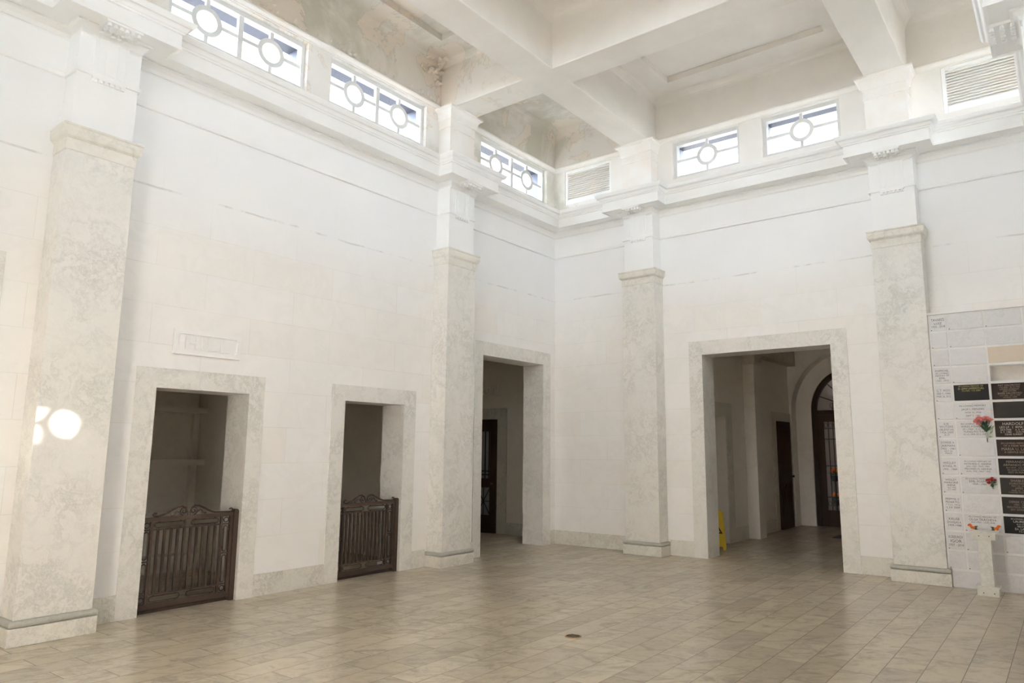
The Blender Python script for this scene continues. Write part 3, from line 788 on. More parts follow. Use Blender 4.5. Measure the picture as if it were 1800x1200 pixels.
# arched door
t = thing('arched_door', (XC, YA+0.06, 0), 0, 'tall arched dark door with fanlight and barred glass beyond the wide doorway', 'door')
fnl = lambda a, b, d: (a, d, ZS+b)
m = MB().ring(RA-0.105, RA-0.003, -0.02, 0.09, fnl, 32, 0, PI)
m.box(-RA+0.003, -RA+0.105, -0.02, 0.09, 0.005, ZS).box(RA-0.105, RA-0.003, -0.02, 0.09, 0.005, ZS)
m.box(-RA+.105, RA-.105, -0.03, 0.09, 2.375, 2.475)
m.build('door_frame', M['wood2'], t)
den = MB()
for k in range(22): x = -0.77+k*0.0733; den.box(x-0.018, x+0.018, -0.045, -0.03, 2.40, 2.43)
den.build('dentil_row', M['wood2'], t)
fan = MB()
P = [(-(RA-.105)*math.cos(PI*i/24), (RA-.105)*math.sin(PI*i/24)) for i in range(25)]
fan.prism(P, 0.03, 0.036, fnl); fan.build('fanlight_pane', M['glass'], t)
fb = MB()
for k in range(1, 8):
    a = PI*k/8; fb.tube([(0.22*math.cos(a), 0.02, ZS+0.22*math.sin(a)), ((RA-.11)*math.cos(a), 0.02, ZS+(RA-.11)*math.sin(a))], 0.010, 5)
for r_ in (0.22, 0.50): fb.tube([(r_*math.cos(PI*i/20), 0.02, ZS+r_*math.sin(PI*i/20)) for i in range(21)], 0.009, 5)
for k in range(8):
    a = PI*(k+.5)/8; fb.tube([(0.5*math.cos(a)+0.055*math.cos(q), 0.02, ZS+0.5*math.sin(a)+0.055*math.sin(q)) for q in [2*PI*i/10 for i in range(10)]], 0.007, 4, True)
fb.build('fanlight_bars', M['iron2'], t)
for s in (-1, 1):
    lf = MB(); a, b = sorted((s*0.005, s*(RA-0.107)))
    so, si = (0.112, 0.12)
    go = s*(RA-0.107-0.125); gi = s*0.115; g0, g1 = sorted((go, gi))
    lf.box(a, g0, 0.0, 0.055, 0.008, 2.372).box(g1, b, 0.0, 0.055, 0.008, 2.372).box(g0, g1, 0, 0.055, 0.008, 0.345).box(g0, g1, 0, 0.055, 2.225, 2.372)
    leaf = lf.build('door_leaf', M['wood2'], t, bevel=0.004)
    MB().box(g0, g1, 0.025, 0.031, 0.345, 2.225).build('pane', M['glass'], leaf)
    gm = MB()
    for k in range(1, 6):
        x = g0+(g1-g0)*k/6; gm.tube([(x, 0.012, 0.345), (x, 0.012, 2.225)], 0.0085, 5)
    for z in (0.62, 1.28, 1.85, 2.08): gm.box(g0, g1, 0.006, 0.018, z-0.009, z+0.009)
    for k in range(6):
        x = g0+(g1-g0)*(k+.5)/6
        for z in (2.15, 0.48): gm.tube([(x+0.032*math.cos(q), 0.012, z+0.05*math.sin(q)) for q in [2*PI*i/12 for i in range(12)]], 0.006, 4, True)
    gm.build('grille', M['iron2'], leaf)
# panelled side door
t = thing('panelled_door', (XL+0.004, 4.97, 0), PI/2, 'dark panelled wooden door on the left wall of the vestibule', 'door')
hw = 0.40
MB().box(-hw, hw, -0.035, 0, 0.005, 2.21).build('door_leaf', M['wood'], t, bevel=0.003)
m = MB()
for x0, x1, z0, z1 in ((-hw, -hw+0.10, 0.006, 2.208), (hw-0.10, hw, 0.006, 2.208), (-hw+.1, hw-.1, 0.006, 0.18), (-hw+.1, hw-.1, 0.98, 1.16), (-hw+.1, hw-.1, 2.06, 2.208)):
    m.box(x0, x1, -0.05, -0.034, z0, z1)
m.build('rails', M['wood'], t, bevel=0.004)
fl = MB()
for k in range(9): x = -0.27+k*0.0675; fl.tube([(x, -0.04, 1.20), (x, -0.04, 2.03)], 0.02, 8)
fl.build('fluted_panel', M['wood'], t)
m = MB().box(-0.25, 0.25, -0.046, -0.034, 0.24, 0.44)
m.tube([(0.14*math.cos(q), -0.044, 0.71+0.17*math.sin(q)) for q in [2*PI*i/24 for i in range(24)]], 0.018, 6, True)
m.tube([(-0.24, -0.044, 0.50), (0.24, -0.044, 0.50), (0.24, -0.044, 0.93), (-0.24, -0.044, 0.93)], 0.012, 4, True)
m.build('carved_panel', M['wood'], t)
MB().cyl((hw-0.05, -0.05, 1.06), 0.012, -0.03, 'y', 10).cyl((hw-0.05, -0.078, 1.06), 0.027, -0.03, 'y', 12, 0.02).build('knob', M['iron2'], t)
m = MB().box(XL, XL+0.02, 5.372, YV-.003, 0, 2.40).box(XL, XL+0.02, 4.36, 4.568, 0, 2.40).box(XL, XL+0.02, 4.568, 5.372, 2.213, 2.40)
tag(m.build('door_8', M['roomtrim']), 'grey marble surround of the panelled wooden door', 'doorway', kind='structure')
# doormat
tag(MB().box(3.60, 4.35, 3.85, 4.35, 0.0, 0.012).build('door_mat', M['mat'], bevel=0.003), 'black doormat on the vestibule floor behind the right door jamb', 'mat')
# wet-floor sign, folded against the jamb
t = thing('wet_floor_sign', (2.505, 1.10, 0), math.radians(20), 'yellow plastic wet floor sign just inside the wide doorway', 'sign')
def sign_panel(s):
    m = MB(); th = math.atan2(0.085, 0.62)
    fn = lambda a, b, d: (a, s*(0.02+0.085*(1-b/0.62)+d), b)
    m.prism([(-0.14, 0.0), (-0.10, 0.0), (-0.09, 0.05), (0.09, 0.05), (0.10, 0.0), (0.14, 0.0), (0.105, 0.56), (0.075, 0.62), (-0.075, 0.62), (-0.105, 0.56)], 0.0, 0.012, fn)
    pan = m.build('panel', M['yellow'], t)
    tr = MB(); R_ = 0.11
    tri = [(R_*math.sin(2*PI*k/3), 0.31+R_*math.cos(2*PI*k/3)) for k in range(3)]; tri2 = [(0.62*R_*math.sin(2*PI*k/3), 0.31+0.62*R_*math.cos(2*PI*k/3)) for k in range(3)]
    for k in range(3):
        j = (k+1) % 3; tr.prism([tri[k], tri[j], tri2[j], tri2[k]], 0.012, 0.0135, fn)
    tr.prism([(-0.006, 0.295), (0.006, 0.295), (0.006, 0.345), (-0.006, 0.345)], 0.012, 0.0135, fn)
    tr.build('warning_triangle', M['blackp'], pan)
sign_panel(1); sign_panel(-1)
MB().tube([(-0.075, 0, 0.605), (0.075, 0, 0.605)], 0.02, 8).build('hinge', M['yellow'], t)
# porch beyond the arched door
wall_box('wall_porch_left', 1.9, 2.0, YA+.22, 8.8, 0, 3.85, 'brick', 'brown porch wall left of the arched door')
wall_box('wall_porch_end', 1.9, 5.6, 8.7, 8.8, 0, 4.1, 'brick', 'brown porch wall seen through the arched door')
wall_box('wall_porch_right', 5.5, 5.6, YA+.22, 8.8, 0, 4.1, 'brick', 'brown porch wall right of the arched door')
tag(MB().box(1.9, XL-.32, YA+.22, 8.8, 4.1, 4.2).box(XR+.15, 5.6, YA+.22, 8.8, 4.1, 4.2).build('ceiling_porch', M['brick']), 'porch roof edges beyond the arched door', 'ceiling', kind='structure')

# ------------------------------------------------------------------ iron gates (local: x along opening, -y towards the hall)
def make_gate(loc, label, wid, nb):
    t = thing('iron_gate', loc, ROT['left'], label, 'gate', 'ornamental iron gates in the low doorways')
    x0, x1 = 0.004, wid-0.004            # from the left jamb to the right jamb
    pr = x1-0.055                        # post starts here
    i0, i1 = 0.105, pr-0.120             # inner stiles
    P = [(x1-0.052, 0.0), (x1, 0.0), (x1, 0.905)] + [(x1-0.026+0.026*math.cos(a), 0.925+0.026*math.sin(a)) for a in [k*PI/8 for k in range(9)]] + [(x1-0.052, 0.905)]
    MB().prism(P, -0.035, 0.035, lambda a, b, d: (a, d, b)).build('post', M['iron'], t)
    f = MB(); y0, y1 = -0.014, 0.014
    f.box(x0, pr, -0.018, 0.018, 0.878, 0.918)        # top rail
    f.box(x0, pr, -0.010, 0.010, 0.792, 0.808); f.box(x0, pr, -0.010, 0.010, 0.170, 0.186)
    f.box(x0, pr, -0.018, 0.018, 0.042, 0.098)        # bottom rail
    f.box(x0, x0+0.022, y0, y1, 0.098, 0.878); f.box(pr-0.030, pr, -0.02, 0.02, 0.03, 0.905)
    f.box(i0-0.014, i0+0.014, y0, y1, 0.098, 0.878); f.box(i1-0.014, i1+0.014, y0, y1, 0.098, 0.878)
    f.build('gate_frame', M['iron'], t, bevel=0.002)
    for k in range(nb):
        x = i0+(i1-i0)*(k+1)/(nb+1)
        MB().box(x-0.011, x+0.011, -0.011, 0.011, 0.186, 0.792).build('bar', M['iron'], t)
    def oblong(xa, xb, za, zb, nm):
        rx, rz = (xb-xa)/2, (zb-za)/2; r = min(rx, rz); cx, cz = (xa+xb)/2, (za+zb)/2; pts = []
        for k in range(24):
            a = 2*PI*(k+.5)/24; c_, s_ = math.cos(a), math.sin(a)
            pts.append((cx+r*c_+math.copysign(rx-r, c_), 0, cz+r*s_+math.copysign(rz-r, s_)))
        m = MB().tube(pts, 0.0065, 5, True)
        if rx > rz:      # little clips holding the link to the rails
            for sx in (-1, 1):
                for z, e in ((zb, zb+0.012), (za, za-0.012)): m.box(cx+sx*(rx-r)*0.86-0.006, cx+sx*(rx-r)*0.86+0.006, -0.006, 0.006, min(z, e), max(z, e))
        else:
            for sz in (-1, 1):
                for x, e in ((xb, xb+0.012), (xa, xa-0.012)): m.box(min(x, e), max(x, e), -0.006, 0.006, cz+sz*(rz-r)*0.86-0.006, cz+sz*(rz-r)*0.86+0.006)
        m.build(nm, M['iron'], t)
    mid = (i0+i1)/2
    for za, zb in ((0.818, 0.868), (0.108, 0.160)):
        oblong(i0+0.030, mid-0.035, za, zb, 'oblong_link'); oblong(mid+0.035, i1-0.030, za, zb, 'oblong_link')
    xl = (x0+0.022+i0-0.014)/2; xr = (i1+0.014+pr-0.030)/2; hw_ = 0.021
    for xc in (xl, xr):
        oblong(xc-hw_, xc+hw_, 0.515, 0.780, 'oblong_link'); oblong(xc-hw_, xc+hw_, 0.198, 0.475, 'oblong_link')
        for zc in (0.843, 0.134):
            MB().tube([(xc+0.026*math.cos(q), 0, zc+0.026*math.sin(q)) for q in [2*PI*k/18 for k in range(18)]], 0.006, 5, True).build('corner_ring', M['iron'], t)
    for xc in (xl, xr): MB().box(xc-0.036, xc+0.036, -0.009, 0.009, 0.488, 0.502).build('stile_clip', M['iron'], t)
    # scrolled crest
    cr = MB()
    for s in (-1, 1):
        span = (mid-0.13) if s < 0 else (pr-0.02-mid)
        pts = [(mid+s*0.012, 0, 0.955)]
        pts += [(mid+s*0.03, 0, 0.992), (mid+s*0.065, 0, 1.012), (mid+s*0.11, 0, 1.008), (mid+s*0.17, 0, 0.98), (mid+s*0.23, 0, 0.948), (mid+s*0.29, 0, 0.930), (mid+s*(span-0.02), 0, 0.926)]
        pts += [(mid+s*span+s*0.018*math.sin(a), 0, 0.944-0.018*math.cos(a)) for a in [k*PI/5 for k in range(1, 8)]]
        cr.tube(pts, [0.009]*(len(pts)-4)+[0.008, 0.008, 0.009, 0.010], 6)
        sp = []
        for k in range(26):       # volute under the hump
            a = -PI*0.5+k*2*PI*1.45/25; r = 0.044*(1-k/25*0.80)
            sp.append((mid+s*(0.052+r*math.cos(a)), 0, 0.962+r*math.sin(a)))
        cr.tube(sp, 0.007, 5)
        cr.tube([(mid+s*0.07, 0, 0.925), (mid+s*0.11, 0, 0.960), (mid+s*0.130, 0, 0.968), (mid+s*0.150, 0, 0.940), (mid+s*0.175, 0, 0.923), (mid+s*0.185, 0, 0.936)], 0.007, 5)
        cr.tube([(mid+s*0.004, 0, 0.918), (mid+s*0.010, 0, 0.96)], 0.008, 5)
    cr.build('scrolled_crest', M['iron'], t)
    # low stone step bar under the gate
    MB().box(x0, pr, 0.02, 0.05, 0.0, 0.030).build('threshold_bar', M['iron'], t)
    return t
make_gate((-0.065, -6.915, 0), 'nearer dark iron gate with scrolled crest, in the doorway below the carved plaque', 1.013, 10)
make_gate((-0.065, -4.5845, 0), 'farther dark iron gate with scrolled crest, in the plain doorway', 0.998, 11)

# ------------------------------------------------------------------ memorial niche bank
YN = -0.262
c_w = [(6.025, 6.199), (6.221, 6.593), (6.613, 6.982), (7.003, 7.372), (7.394, 7.568)]
ZTOP, PIT, PH = 3.295, 0.2215, 0.1985
def cell(col, row): x0, x1 = c_w[col]; z1 = ZTOP-PIT*row; return x0, x1, z1-PH, z1
ox0, ox1, oz0, oz1 = cell(2, 3)
bank = wall_with_holes(6.004, W-0.001, 0.0, ZTOP+0.010, [(ox0+.003, ox1-.003, oz0+.003, oz1-.003), (6.004, 6.043, 0.0, 0.208)], YN, -0.06, lambda u, w, z: (u, w, z))
tag(bank.build('wall_niches', M['cement']), 'white marble grid wall that holds the memorial niche fronts', 'wall', kind='structure')
trim(MB().box(6.003, W-0.001, -0.29, -0.003, 3.305, 3.33), 'thin ledge over the memorial niches', 'wall', 'ledge')
trim(MB().box(6.045, W-0.001, YN-0.010, YN, 0.0, 0.190), 'plain base slab under the memorial niches', 'plaque', 'base')
trim(MB().box(6.045, W-0.001, -0.058, -0.004, 0.0, 3.30), 'backing behind the memorial niches', 'room', 'backing')

def text_mesh(lines, width, height, align='CENTER'):
    """lines: (text, relative size). engraved block centred on 0,0 -> MB in (x,z), facing -y"""
    tot = sum(s for _, s in lines); lead = height/tot
    mb = MB(); z = height/2
    for txt, s in lines:
        hh = lead*s; z -= hh
        if not txt: continue
        cu = D.curves.new('lettering_source', 'FONT'); cu.body = txt; cu.size = hh*1.02; cu.resolution_u = 2; cu.align_x = 'CENTER'; cu.fill_mode = 'FRONT'; cu.offset = 0.0
        ob = D.objects.new('lettering_source', cu); COL.objects.link(ob)
        bpy.context.view_layer.update()
        me = D.meshes.new_from_object(ob.evaluated_get(bpy.context.evaluated_depsgraph_get()))
        xsv = [v.co.x for v in me.vertices]
        k = 1.0
        if xsv:
            wv = max(xsv)-min(xsv)
            if wv > width: k = width/wv
            mb.add([(v.co.x*k, 0.0, v.co.y+z+hh*0.16) for v in me.vertices], [tuple(p.vertices) for p in me.polygons])
        D.objects.remove(ob); D.meshes.remove(me); D.curves.remove(cu)
    return mb
def at_(mb, dx, dy, dz):
    mb.v = [(x+dx, y+dy, z+dz) for x, y, z in mb.v]; return mb

ord_ = ['topmost', 'second', 'third', 'fourth', 'fifth', 'sixth', 'seventh', 'eighth', 'ninth', 'tenth', 'eleventh', 'twelfth', 'thirteenth', 'lowest']
colname = ['narrow column beside the pilaster', 'first wide column', 'second wide column', 'third wide column', 'last narrow column']
S, B, T_ = 1.0, 1.25, 0.85
NI = {  # (col,row): (material, lettering material, lines, block height fraction)
 (0,0): ('plaque','ink',[('TAVARES',1.2),('LUIZ',1.0),('1932 - 2018',.9)],.72),
 (0,3): ('plaque','ink',[('POSPISCHIL',1.2),('IN LOVING',.9),('MEMORY OF',.9),('EMIL',1.1),('1942 - 2015',.9)],.86),
 (0,4): ('plaque','ink',[('C. T. WOO',1.2),('FEB 7, 1940',1),('MAR 26, 2012',1)],.62),
 (0,6): ('plaque','ink',[('ILSE',1),('WUTZKE',1.1),('(BLEISCH)',1.1),('1926-2005',1.05),('R I P',.9)],.92),
 (0,7): ('plaque','ink',[('DORREE A.',1.2),('JARMAN',1.25),('1902 - 1981',1.1),('REST IN',.8),('PEACE',.8)],.9),
 (0,8): ('plaque','ink',[('WESLEY',1.1),('ATHOL M.',1.15),('1902 - 1984',1)],.62),
 (0,9): ('plaque','ink',[('WESLEY',1.1),('MARJORIE',1.1),('IRENE',1.1),('18.6.1900',.8),('17.7.1997',.8)],.82),
 (0,10): ('plaque','ink',[('PREMYSL V.',1),('PELNAR M.D.',1),('* 11.1. 1916',.9),('\u2020 3.4. 2009',.9)],.74),
 (0,11): ('plaque','ink',[('KRUSE',1.2),('DOUGLAS A.',1.2),('1929-1988',1)],.62),
 (0,12): ('plaque','ink',[('KORSEUNOV',1.1),('IGOR',1.2),('1937 - 2014',1)],.76),
 (1,4): ('blackq','gold',[('IN LOVING MEMORY OF',.8),('Dr. LENNY LAWRENCE LALL',1.1),('7.2.1952 - 7.21.2000',.8)],.44),
 (1,5): ('plaque','ink',[('IN LOVING MEMORY',1),('',.35),('JACK I. MENZIES',1.1),('',.35),('NOV 15, 1926',.95),('',.35),('SEPT 5, 1985',.95)],.82),
 (1,6): ('plaque','ink',[('IN LOVING MEMORY',.95),('WING-FONG TAM',1.1),('29.1.1909 - 5.12.1995',.9),('YUNG-FO TAM',1.1),('10.10.1909-29.3.1997',.9)],.86),
 (1,8): ('plaque','ink',[('IN LOVING MEMORY OF',.85),('HOWARD C. HANNA',1.15),('JAN 1903 - AUG 1982',.85),('MILDRED H. HANNA',1.15),('AUG 1905 - MAY 1990',.85)],.8),
 (1,9): ('plaque','ink',[('IN LOVING MEMORY OF',.9),('EMIL POSPISIL',1.15),('1909 - 1984',1)],.5),
 (1,11): ('plaque','ink',[('IN LOVING MEMORY OF',.85),('OLGA TKACHEVA',1.25),('24.3.1930 - 15.02.2008',.85)],.5),
 (2,2): ('tan',None,[],0), (2,5): ('greyq',None,[],0),
 (2,4): ('brownq','bronze',[('PAT VALOROSO',1.15),('17.5.1929 - 30.10.1993',.85),('LOVING HUSBAND',.85),('AND FATHER',.85),('BARB VALOROSO',1.15),('12.7.1931 - 27.12.1997',.85),('LOVING WIFE',.85)],.95),
 (2,6): ('brownq','silver',[('HARDOLF',1.5),('LEO J.P.  \u2020  IRMA M.',1.1),('20.9.1908     6. 3. 1911',.9),('5. 7. 1982     12.9.1989',.9),('DEAR SUNSET',.9)],.9),
 (2,7): ('brownq','bronze',[('IN LOVING MEMORY',.8),('OF A DEAR WIFE',.8),('MARIA U. LAM',1.2),('A GENTLE SOUL',.8)],.74),
 (2,8): ('blackq','bronze',[('FERRANDUS',1.1),('ARMANDO P.J.  \u2020',1.1),('8.4.1919 - 2.7.1990',.8),('IN GOD\'S CARE',.8),('REST IN PEACE',.8)],.86),
 (2,9): ('greyq','bronze',[('SHABLEY',1.4),('DOROTHY A.',1.1),('MAY 23, 1912',.9),('JAMES',1),('MAR. 31, 1910',.9),('FOREVER TOGETHER',.8)],.92),
 (2,10): ('greyq','bronze',[('DEREK CLARK',1.1),('1969 - 2001',.9),('BEAUTIFUL MEMORIES',.9),('SAY GOOD-BYE',.9)],.66),
 (2,11): ('blackq','silver',[('IN LOVING MEMORY',.85),('LAURENCE',1.3),('4-11-1916 -',.9),('BELOVED',.9),('Dr. LAURA',1.2),('7.5.1990',.9)],.92),
}
look = {'plaque': 'white marble', 'blackq': 'black granite', 'greyq': 'charcoal granite', 'brownq': 'dark brown granite', 'tan': 'plain tan'}
for col in range(5):
    for row in range(14):
        if (col, row) == (2, 3): continue
        mat, lm, lines, fr = NI.get((col, row), ('plaque', None, [], 0))
        x0, x1, z0, z1 = cell(col, row); xc, zc = (x0+x1)/2, (z0+z1)/2
        lab = '%s memorial niche plaque, %s, %s in the %s' % (look[mat], 'engraved with lettering' if lines else 'blank', ord_[row], colname[col])
        t = thing('niche_plaque', (xc, YN-0.0005, zc), 0, lab, 'plaque', 'memorial niche plaques')
        g = 0.0035; hx, hz = (x1-x0)/2-g, PH/2-g
        if mat == 'plaque': hx += 0.004; hz += 0.003
        MB().box(-hx, hx, -0.010, 0.0, -hz, hz).build('front', M[mat], t, bevel=0.0015)
        if lines:
            at_(text_mesh(lines, 2*hx*(0.84 if col == 0 else 0.74), PH*fr*0.9), 0, -0.0106, PH*(0.5-fr/2-0.035) if fr < 0.6 else 0).build('inscription', M[lm], t)
        if mat == 'plaque' and (col*7+row*3) % 4 != 1:
            MB().cyl((-hx+0.012, -0.010, -hz+0.010), 0.0055, -0.004, 'y', 10).build('screw', M['screw'], t)

# small marble pedestal against the niche wall
t = thing('flower_pedestal', (6.437, -0.575, 0), 0, 'small veined marble flower pedestal standing before the memorial niches', 'pedestal')
MB().box(-0.107, 0.107, -0.115, 0.10, 0, 0.085).build('base_block', M['cap'], t, bevel=0.003)
MB().box(-0.117, 0.117, -0.125, 0.10, 0.085, 0.108).build('base_slab', M['cap'], t, bevel=0.003)
MB().box(-0.066, 0.066, -0.085, 0.08, 0.108, 0.612).build('shaft', M['vein'], t, bevel=0.003)
MB().box(-0.118, 0.116, -0.115, 0.14, 0.612, 0.682).build('cap_block', M['cap'], t, bevel=0.003)
MB().box(-0.134, 0.130, -0.125, 0.20, 0.682, 0.700).build('top_slab', M['cap'], t, bevel=0.003)
m = MB()
for x, z in ((-0.045, 0.035), (0.06, 0.035), (-0.045, 0.655), (0.055, 0.655)): m.cyl((x, -0.1145, z), 0.006, -0.004, 'y', 8)
m.build('plug_holes', M['screw'], t)

# ------------------------------------------------------------------ flowers
def blossom(mb, c, r, n=16, seed=0, up=(0, -0.5, 1)):
    rnd = random.Random(seed); c = Vector(c); U = Vector(up).normalized()
    for k in range(n):
        ring = (k % 3)/2.0; a = 2.399*k; tilt = 0.25+1.05*ring+rnd.uniform(-.15, .15)
        x = U.orthogonal().normalized(); y = U.cross(x)
        d = (x*math.cos(a)+y*math.sin(a)); axis = (U*math.cos(tilt)+d*math.sin(tilt)).normalized()
        side = axis.cross(d if abs(axis.dot(d)) < .95 else x).normalized(); w = r*rnd.uniform(.42, .6); l = r*rnd.uniform(.85, 1.1)
        th = axis.cross(side).normalized()*0.0012
        base = c-U*r*0.25
        q = [base-side*w*.25, base+side*w*.25, base+axis*l*.65+side*w*.9, base+axis*l+side*w*.35+d*r*.10, base+axis*l*.93, base+axis*l+d*r*.12-side*w*.4, base+axis*l*.65-side*w*.9]
        nq = len(q)
        mb.add([v+th for v in q]+[v-th for v in q], [tuple(range(nq)), tuple(range(nq, 2*nq))[::-1]]+[(i, (i+1) % nq, nq+(i+1) % nq, nq+i) for i in range(nq)])
def leaf(mb, a, b, w):
    a, b = Vector(a), Vector(b); d = b-a; s = d.cross(Vector((0.2, -1, 0.1))).normalized()*w; o = Vector((0, -0.0015, 0)); m_ = a+d*.45+Vector((0, -w*.3, 0))
    P = [a, m_-s, b, m_+s]
    mb.add([p+o for p in P]+[p-o for p in P], [(0,1,2,3), (7,6,5,4)]+[(i, (i+1) % 4, 4+(i+1) % 4, 4+i) for i in range(4)])
def bouquet(name, loc, label, cat, heads, leaves, stems, mat, holder=None, pale=()):
    t = thing(name, loc, 0, label, cat)
    for k, (c, r) in enumerate(heads):
        m = MB(); blossom(m, c, r, 21, k+3); m.build('blossom', M[mat], t)
    m = MB()
    for a, b, w in leaves: leaf(m, a, b, w)
    m.build('leaves', M['leaf'], t)
    if pale:
        m = MB()
        for a, b, w in pale: leaf(m, a, b, w)
        m.build('pale_sprigs', M['paleleaf'], t)
    m = MB()
    for a, b, r in stems: m.tube([a, b], r, 6)
    m.build('stems', M['stem'], t)
    if holder: holder.build('holder', M['lead'], t)
    return t
PF = YN-0.011
hold = MB().cyl((0.005, -0.020, -0.075), 0.010, 0.075, 'z', 12, 0.017).box(-0.004, 0.014, -0.012, -0.0005, -0.06, -0.03)
rnd = random.Random(5)
lv = [((0.0, -0.02, -0.01+0.01*k), (rnd.uniform(-.055, .07), -0.03+rnd.uniform(-.03, .005), 0.04+0.013*k+rnd.uniform(0, .03)), 0.015) for k in range(9)]
bouquet('carnation_bouquet', (6.525, PF, 1.83), 'bunch of coral pink carnations hanging on the engraved white plaque', 'flowers',
        [((-0.088, -0.035, 0.128), 0.036), ((-0.060, -0.05, 0.162), 0.038), ((-0.020, -0.045, 0.148), 0.033), ((0.015, -0.055, 0.158), 0.040), ((0.052, -0.04, 0.142), 0.034), ((-0.065, -0.045, 0.098), 0.026)],
        lv, [((0.005, -0.018, -0.12), (0.002, -0.02, 0.06), 0.005)] + [((0.0, -0.02, 0.0), (x, -0.035, z), 0.0025) for x, z in ((-0.088, .12), (-0.06, .15), (-0.02, .14), (.015, .15), (.052, .13))], 'pink', hold,
        [((0.03, -0.012, -0.03), (0.075, -0.014, 0.03), 0.012), ((0.035, -0.012, 0.01), (0.09, -0.016, 0.08), 0.014), ((0.02, -0.01, -0.05), (0.06, -0.012, -0.06), 0.01)])
hold = MB().cyl((0.0, -0.016, -0.045), 0.008, 0.05, 'z', 12, 0.014).box(-0.006, 0.006, -0.010, -0.0005, -0.03, -0.01)
bouquet('red_flower_sprig', (6.535, PF, 1.232), 'small red flower sprig with green leaf on a white plaque below the carnations', 'flowers',
        [((-0.036, -0.03, 0.032), 0.024), ((-0.008, -0.035, 0.040), 0.025), ((-0.030, -0.03, 0.0), 0.020), ((0.034, -0.03, 0.036), 0.018), ((0.008, -0.03, 0.058), 0.018)],
        [((0.0, -0.02, -0.01), (0.006, -0.04, -0.05), 0.022), ((0, -0.02, 0), (-0.06, -0.02, 0.015), 0.008), ((0, -0.02, 0), (0.012, -0.04, -0.02), 0.018), ((0.01, -0.02, 0), (0.05, -0.03, 0.02), 0.008)],
        [((0, -0.016, -0.03), (0, -0.025, 0.03), 0.004), ((0, -.016, 0), (0.034, -.026, .03), .003), ((0, -.016, 0), (-0.034, -.026, .025), .003)], 'red', hold,
        [((0.01, -0.015, 0.0), (0.055, -0.02, 0.022), 0.012), ((0.01, -0.012, -0.02), (0.06, -0.016, -0.012), 0.012), ((0.0, -0.012, -0.04), (0.012, -0.015, -0.072), 0.009)])
def orange(loc, s, label):
    bouquet('orange_flower_sprig', loc, label, 'flowers',
        [((s*0.030, -0.01, 0.048), 0.022), ((s*0.002, -0.018, 0.022), 0.024), ((s*0.016, -0.02, 0.034), 0.017)],
        [((s*-0.005, -0.005, 0.012), (s*-0.052, -0.012, 0.045), 0.016), ((s*-0.005, -0.005, 0.01), (s*-0.050, -0.010, 0.006), 0.012), ((s*-0.005, -0.005, 0.01), (s*-0.030, -0.010, 0.03), 0.014)],
        [((s*-0.030, -0.004, 0.004), (s*0.0, -0.012, 0.02), 0.004), ((s*-0.005, -0.008, 0.012), (s*0.028, -0.01, 0.042), 0.003)], 'orange')
orange((6.318, -0.435, 0.700), -1, 'orange flower sprig on the left rear of the pedestal top')
orange((6.545, -0.435, 0.700), 1, 'orange flower sprig on the right rear of the pedestal top')
bpy.context.view_layer.update()
# floor drain
t = thing('floor_drain', (3.704, -4.942, 0.0), 0, 'small round bronze drain cover set in the marble floor', 'drain')
MB().cyl((0, 0, 0.0), 0.073, 0.004, 'z', 32, 0.071).build('rim', M['brass'], t)
m = MB()
for k in range(5): y = -0.04+0.02*k; h = math.sqrt(0.058**2-y*y); m.box(-h, h, y-0.005, y+0.005, 0.0041, 0.0058)
m.build('slots', M['iron'], t)

# planters with orange blooms outside the arched door
def planter(x, y, z, label):
    t = thing('flower_planter', (x, y, 0), 0, label, 'planter', 'planters outside the arched door')
    MB().cyl((0, 0, 0), 0.10, 0.02, 'z', 20).cyl((0, 0, 0.02), 0.022, z-0.24, 'z', 12).cyl((0, 0, z-0.22), 0.07, 0.12, 'z', 20, 0.11).build('stand', M['iron2'], t)
    m = MB()
    for k in range(14): a = 2.4*k; leaf(m, (0, 0, z-0.10), (0.14*math.cos(a), 0.10*math.sin(a), z-0.03+0.02*(k % 4)), 0.03)
    m.build('leaves', M['leaf'], t)
    for k in range(3):
        m = MB(); blossom(m, (0.05*math.cos(2.1*k), -0.05+0.03*math.sin(2.1*k), z+0.03*(k == 1)), 0.05, 18, k, (0, -1, .6)); m.build('blossom', M['orange'], t)
planter(3.06, 6.42, 1.16, 'taller planter of orange blooms seen through the arched door glass')
planter(2.99, 6.70, 0.62, 'lower planter of orange blooms seen through the arched door glass')

# ------------------------------------------------------------------ outside
M['tan_wall'] = plain('warm_reflector_tan', (0.475, 0.44, 0.405), 0.9)
tag(MB().box(-8, 16, -17.0, -16.6, -0.25, 5.5).build('wall_forecourt', M['tan_wall']), 'tan forecourt wall added behind the viewpoint to warm the fill light', 'wall', kind='structure')  # added wall, throws warm light through the rear doorway
tag(MB().box(-8, 16, -16.6, -L-TH-.02, -0.25, -0.02).build('forecourt', M['tan_wall']), 'tan forecourt paving added behind the viewpoint to warm the fill light', 'ground', kind='structure')  # added paving, bounces warm light into the hall
M['roof'] = plain('bounce_cutting_roof', (0.06, 0.058, 0.055), 0.95)
for x0, x1, y0, y1, z in ((-2.9, -TH-.003, -8.0, -2.86, 3.302), (-6.5, -TH-.003, -2.86, Y3+.3, 4.102), (-2.2, -TH-.003, -L-.3, -8.0, 4.102), (XL-.5, XR+.3, TH+.003, 8.9, 4.202)):  # dark slabs added to stop skylight bouncing up into the window reveals
    tag(MB().box(x0, x1, y0, y1, z, z+0.05).build('roof', M['roof']), 'unseen dark roof slab added over a side room to cut bounced skylight', 'roof', kind='structure')
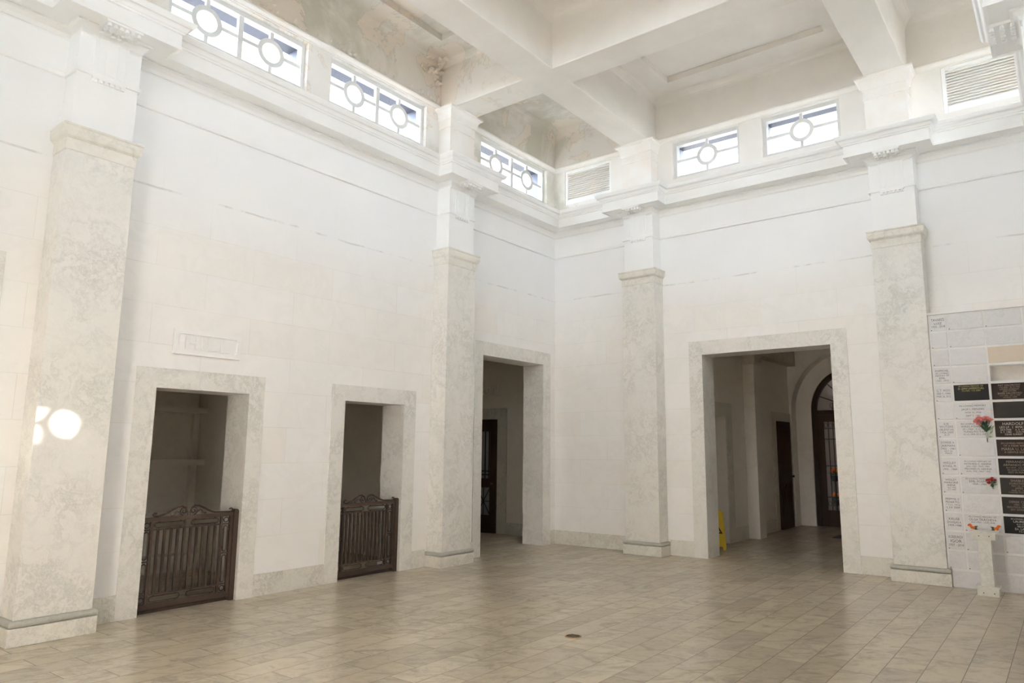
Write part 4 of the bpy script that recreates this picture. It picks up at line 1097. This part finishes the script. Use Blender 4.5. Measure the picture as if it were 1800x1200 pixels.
tag(MB().box(10.50, 13.6, 7.2, 9.2, -0.25, 15.0).box(13.6, 15.0, 6.38, 9.2, -0.25, 15.0).box(15.0, 17.0, 3.9, 6.38, -0.25, 10.75).build('sun_blocker', M['brick']), 'unseen blocks added outside, shaped to trim the sun patches', 'blocker', kind='structure')  # invented blocks out of view, shaped to cut sunlight reaching the windows
g = MB().box(-90, 90, -90, 90, -0.45, -0.25).build('ground', M['ground']); tag(g, 'paved ground outside the building', 'ground', kind='structure')
wd = D.worlds.new('overcast_sky'); SC.world = wd; wd.use_nodes = True
bg = wd.node_tree.nodes['Background']; bg.inputs[0].default_value = (0.88, 0.94, 1.04, 1); bg.inputs[1].default_value = 15.0
sd = D.lights.new('sun', 'SUN'); sd.energy = 26; sd.color = (1.0, 0.90, 0.76); sd.angle = math.radians(0.30)
so = D.objects.new('sun', sd); COL.objects.link(so)
dv = Vector((-7.436, -7.088, -4.586)).normalized()
so.rotation_euler = dv.to_track_quat('-Z', 'Y').to_euler(); so.location = (20, 20, 20)
# sky portals in the clerestory openings
def portal(side, u0, u1):
    ld = D.lights.new('sky_portal', 'AREA'); ld.shape = 'RECTANGLE'; ld.size = u1-u0; ld.size_y = GZ1-GZ0; ld.cycles.is_portal = True
    o = D.objects.new('sky_portal', ld); COL.objects.link(o)
    p = FR[side]((u0+u1)/2, -0.24, (GZ0+GZ1)/2); o.location = p
    inw = Vector(FR[side](0, 1, 0))-Vector(FR[side](0, 0, 0))
    o.rotation_euler = inw.to_track_quat('-Z', 'Z').to_euler()
for a, b, r in WIN_L: portal('left', a, b); portal('right', a, b)
for a, b, r in WIN_B: portal('back', a, b)
for a, b, r in near_wins: portal('near', a, b)
ld = D.lights.new('sky_portal', 'AREA'); ld.shape = 'RECTANGLE'; ld.size = 1.30; ld.size_y = 2.20; ld.cycles.is_portal = True
o = D.objects.new('sky_portal', ld); COL.objects.link(o); o.location = (3.80, -L-0.30, 1.10); o.rotation_euler = Vector((0, 1, 0)).to_track_quat('-Z', 'Z').to_euler()

# ------------------------------------------------------------------ camera
cd = D.cameras.new('camera'); cam = D.objects.new('camera', cd); COL.objects.link(cam)
cd.sensor_width = 36; cd.lens = 1247.1812/1800*36; cd.shift_x = -(948.064-900)/1800; cd.shift_y = (594.951-600)/1800
cd.clip_start = 0.02; cd.clip_end = 300
r = Vector((0.80296377, 0.59601438, 0.00400516)); u = Vector((0.08898629, -0.12652333, 0.98796421)); f = Vector((-0.58934763, 0.79294307, 0.15463076))
mtx = Matrix((r, u, -f)).transposed().to_4x4(); mtx.translation = (7.333465, -10.331831, 1.6)
cam.matrix_world = mtx
SC.camera = cam
vs = SC.view_settings; vs.view_transform = 'Standard'; vs.look = 'None'; vs.gamma = 1.0; vs.use_curve_mapping = False; vs.exposure = 1.76
SC.cycles.max_bounces = 14; SC.cycles.diffuse_bounces = 10; SC.cycles.transparent_max_bounces = 12; SC.cycles.glossy_bounces = 4
SC.cycles.use_denoising = True; SC.cycles.sample_clamp_direct = 1.5
SC.cycles.caustics_reflective = False; SC.cycles.caustics_refractive = False
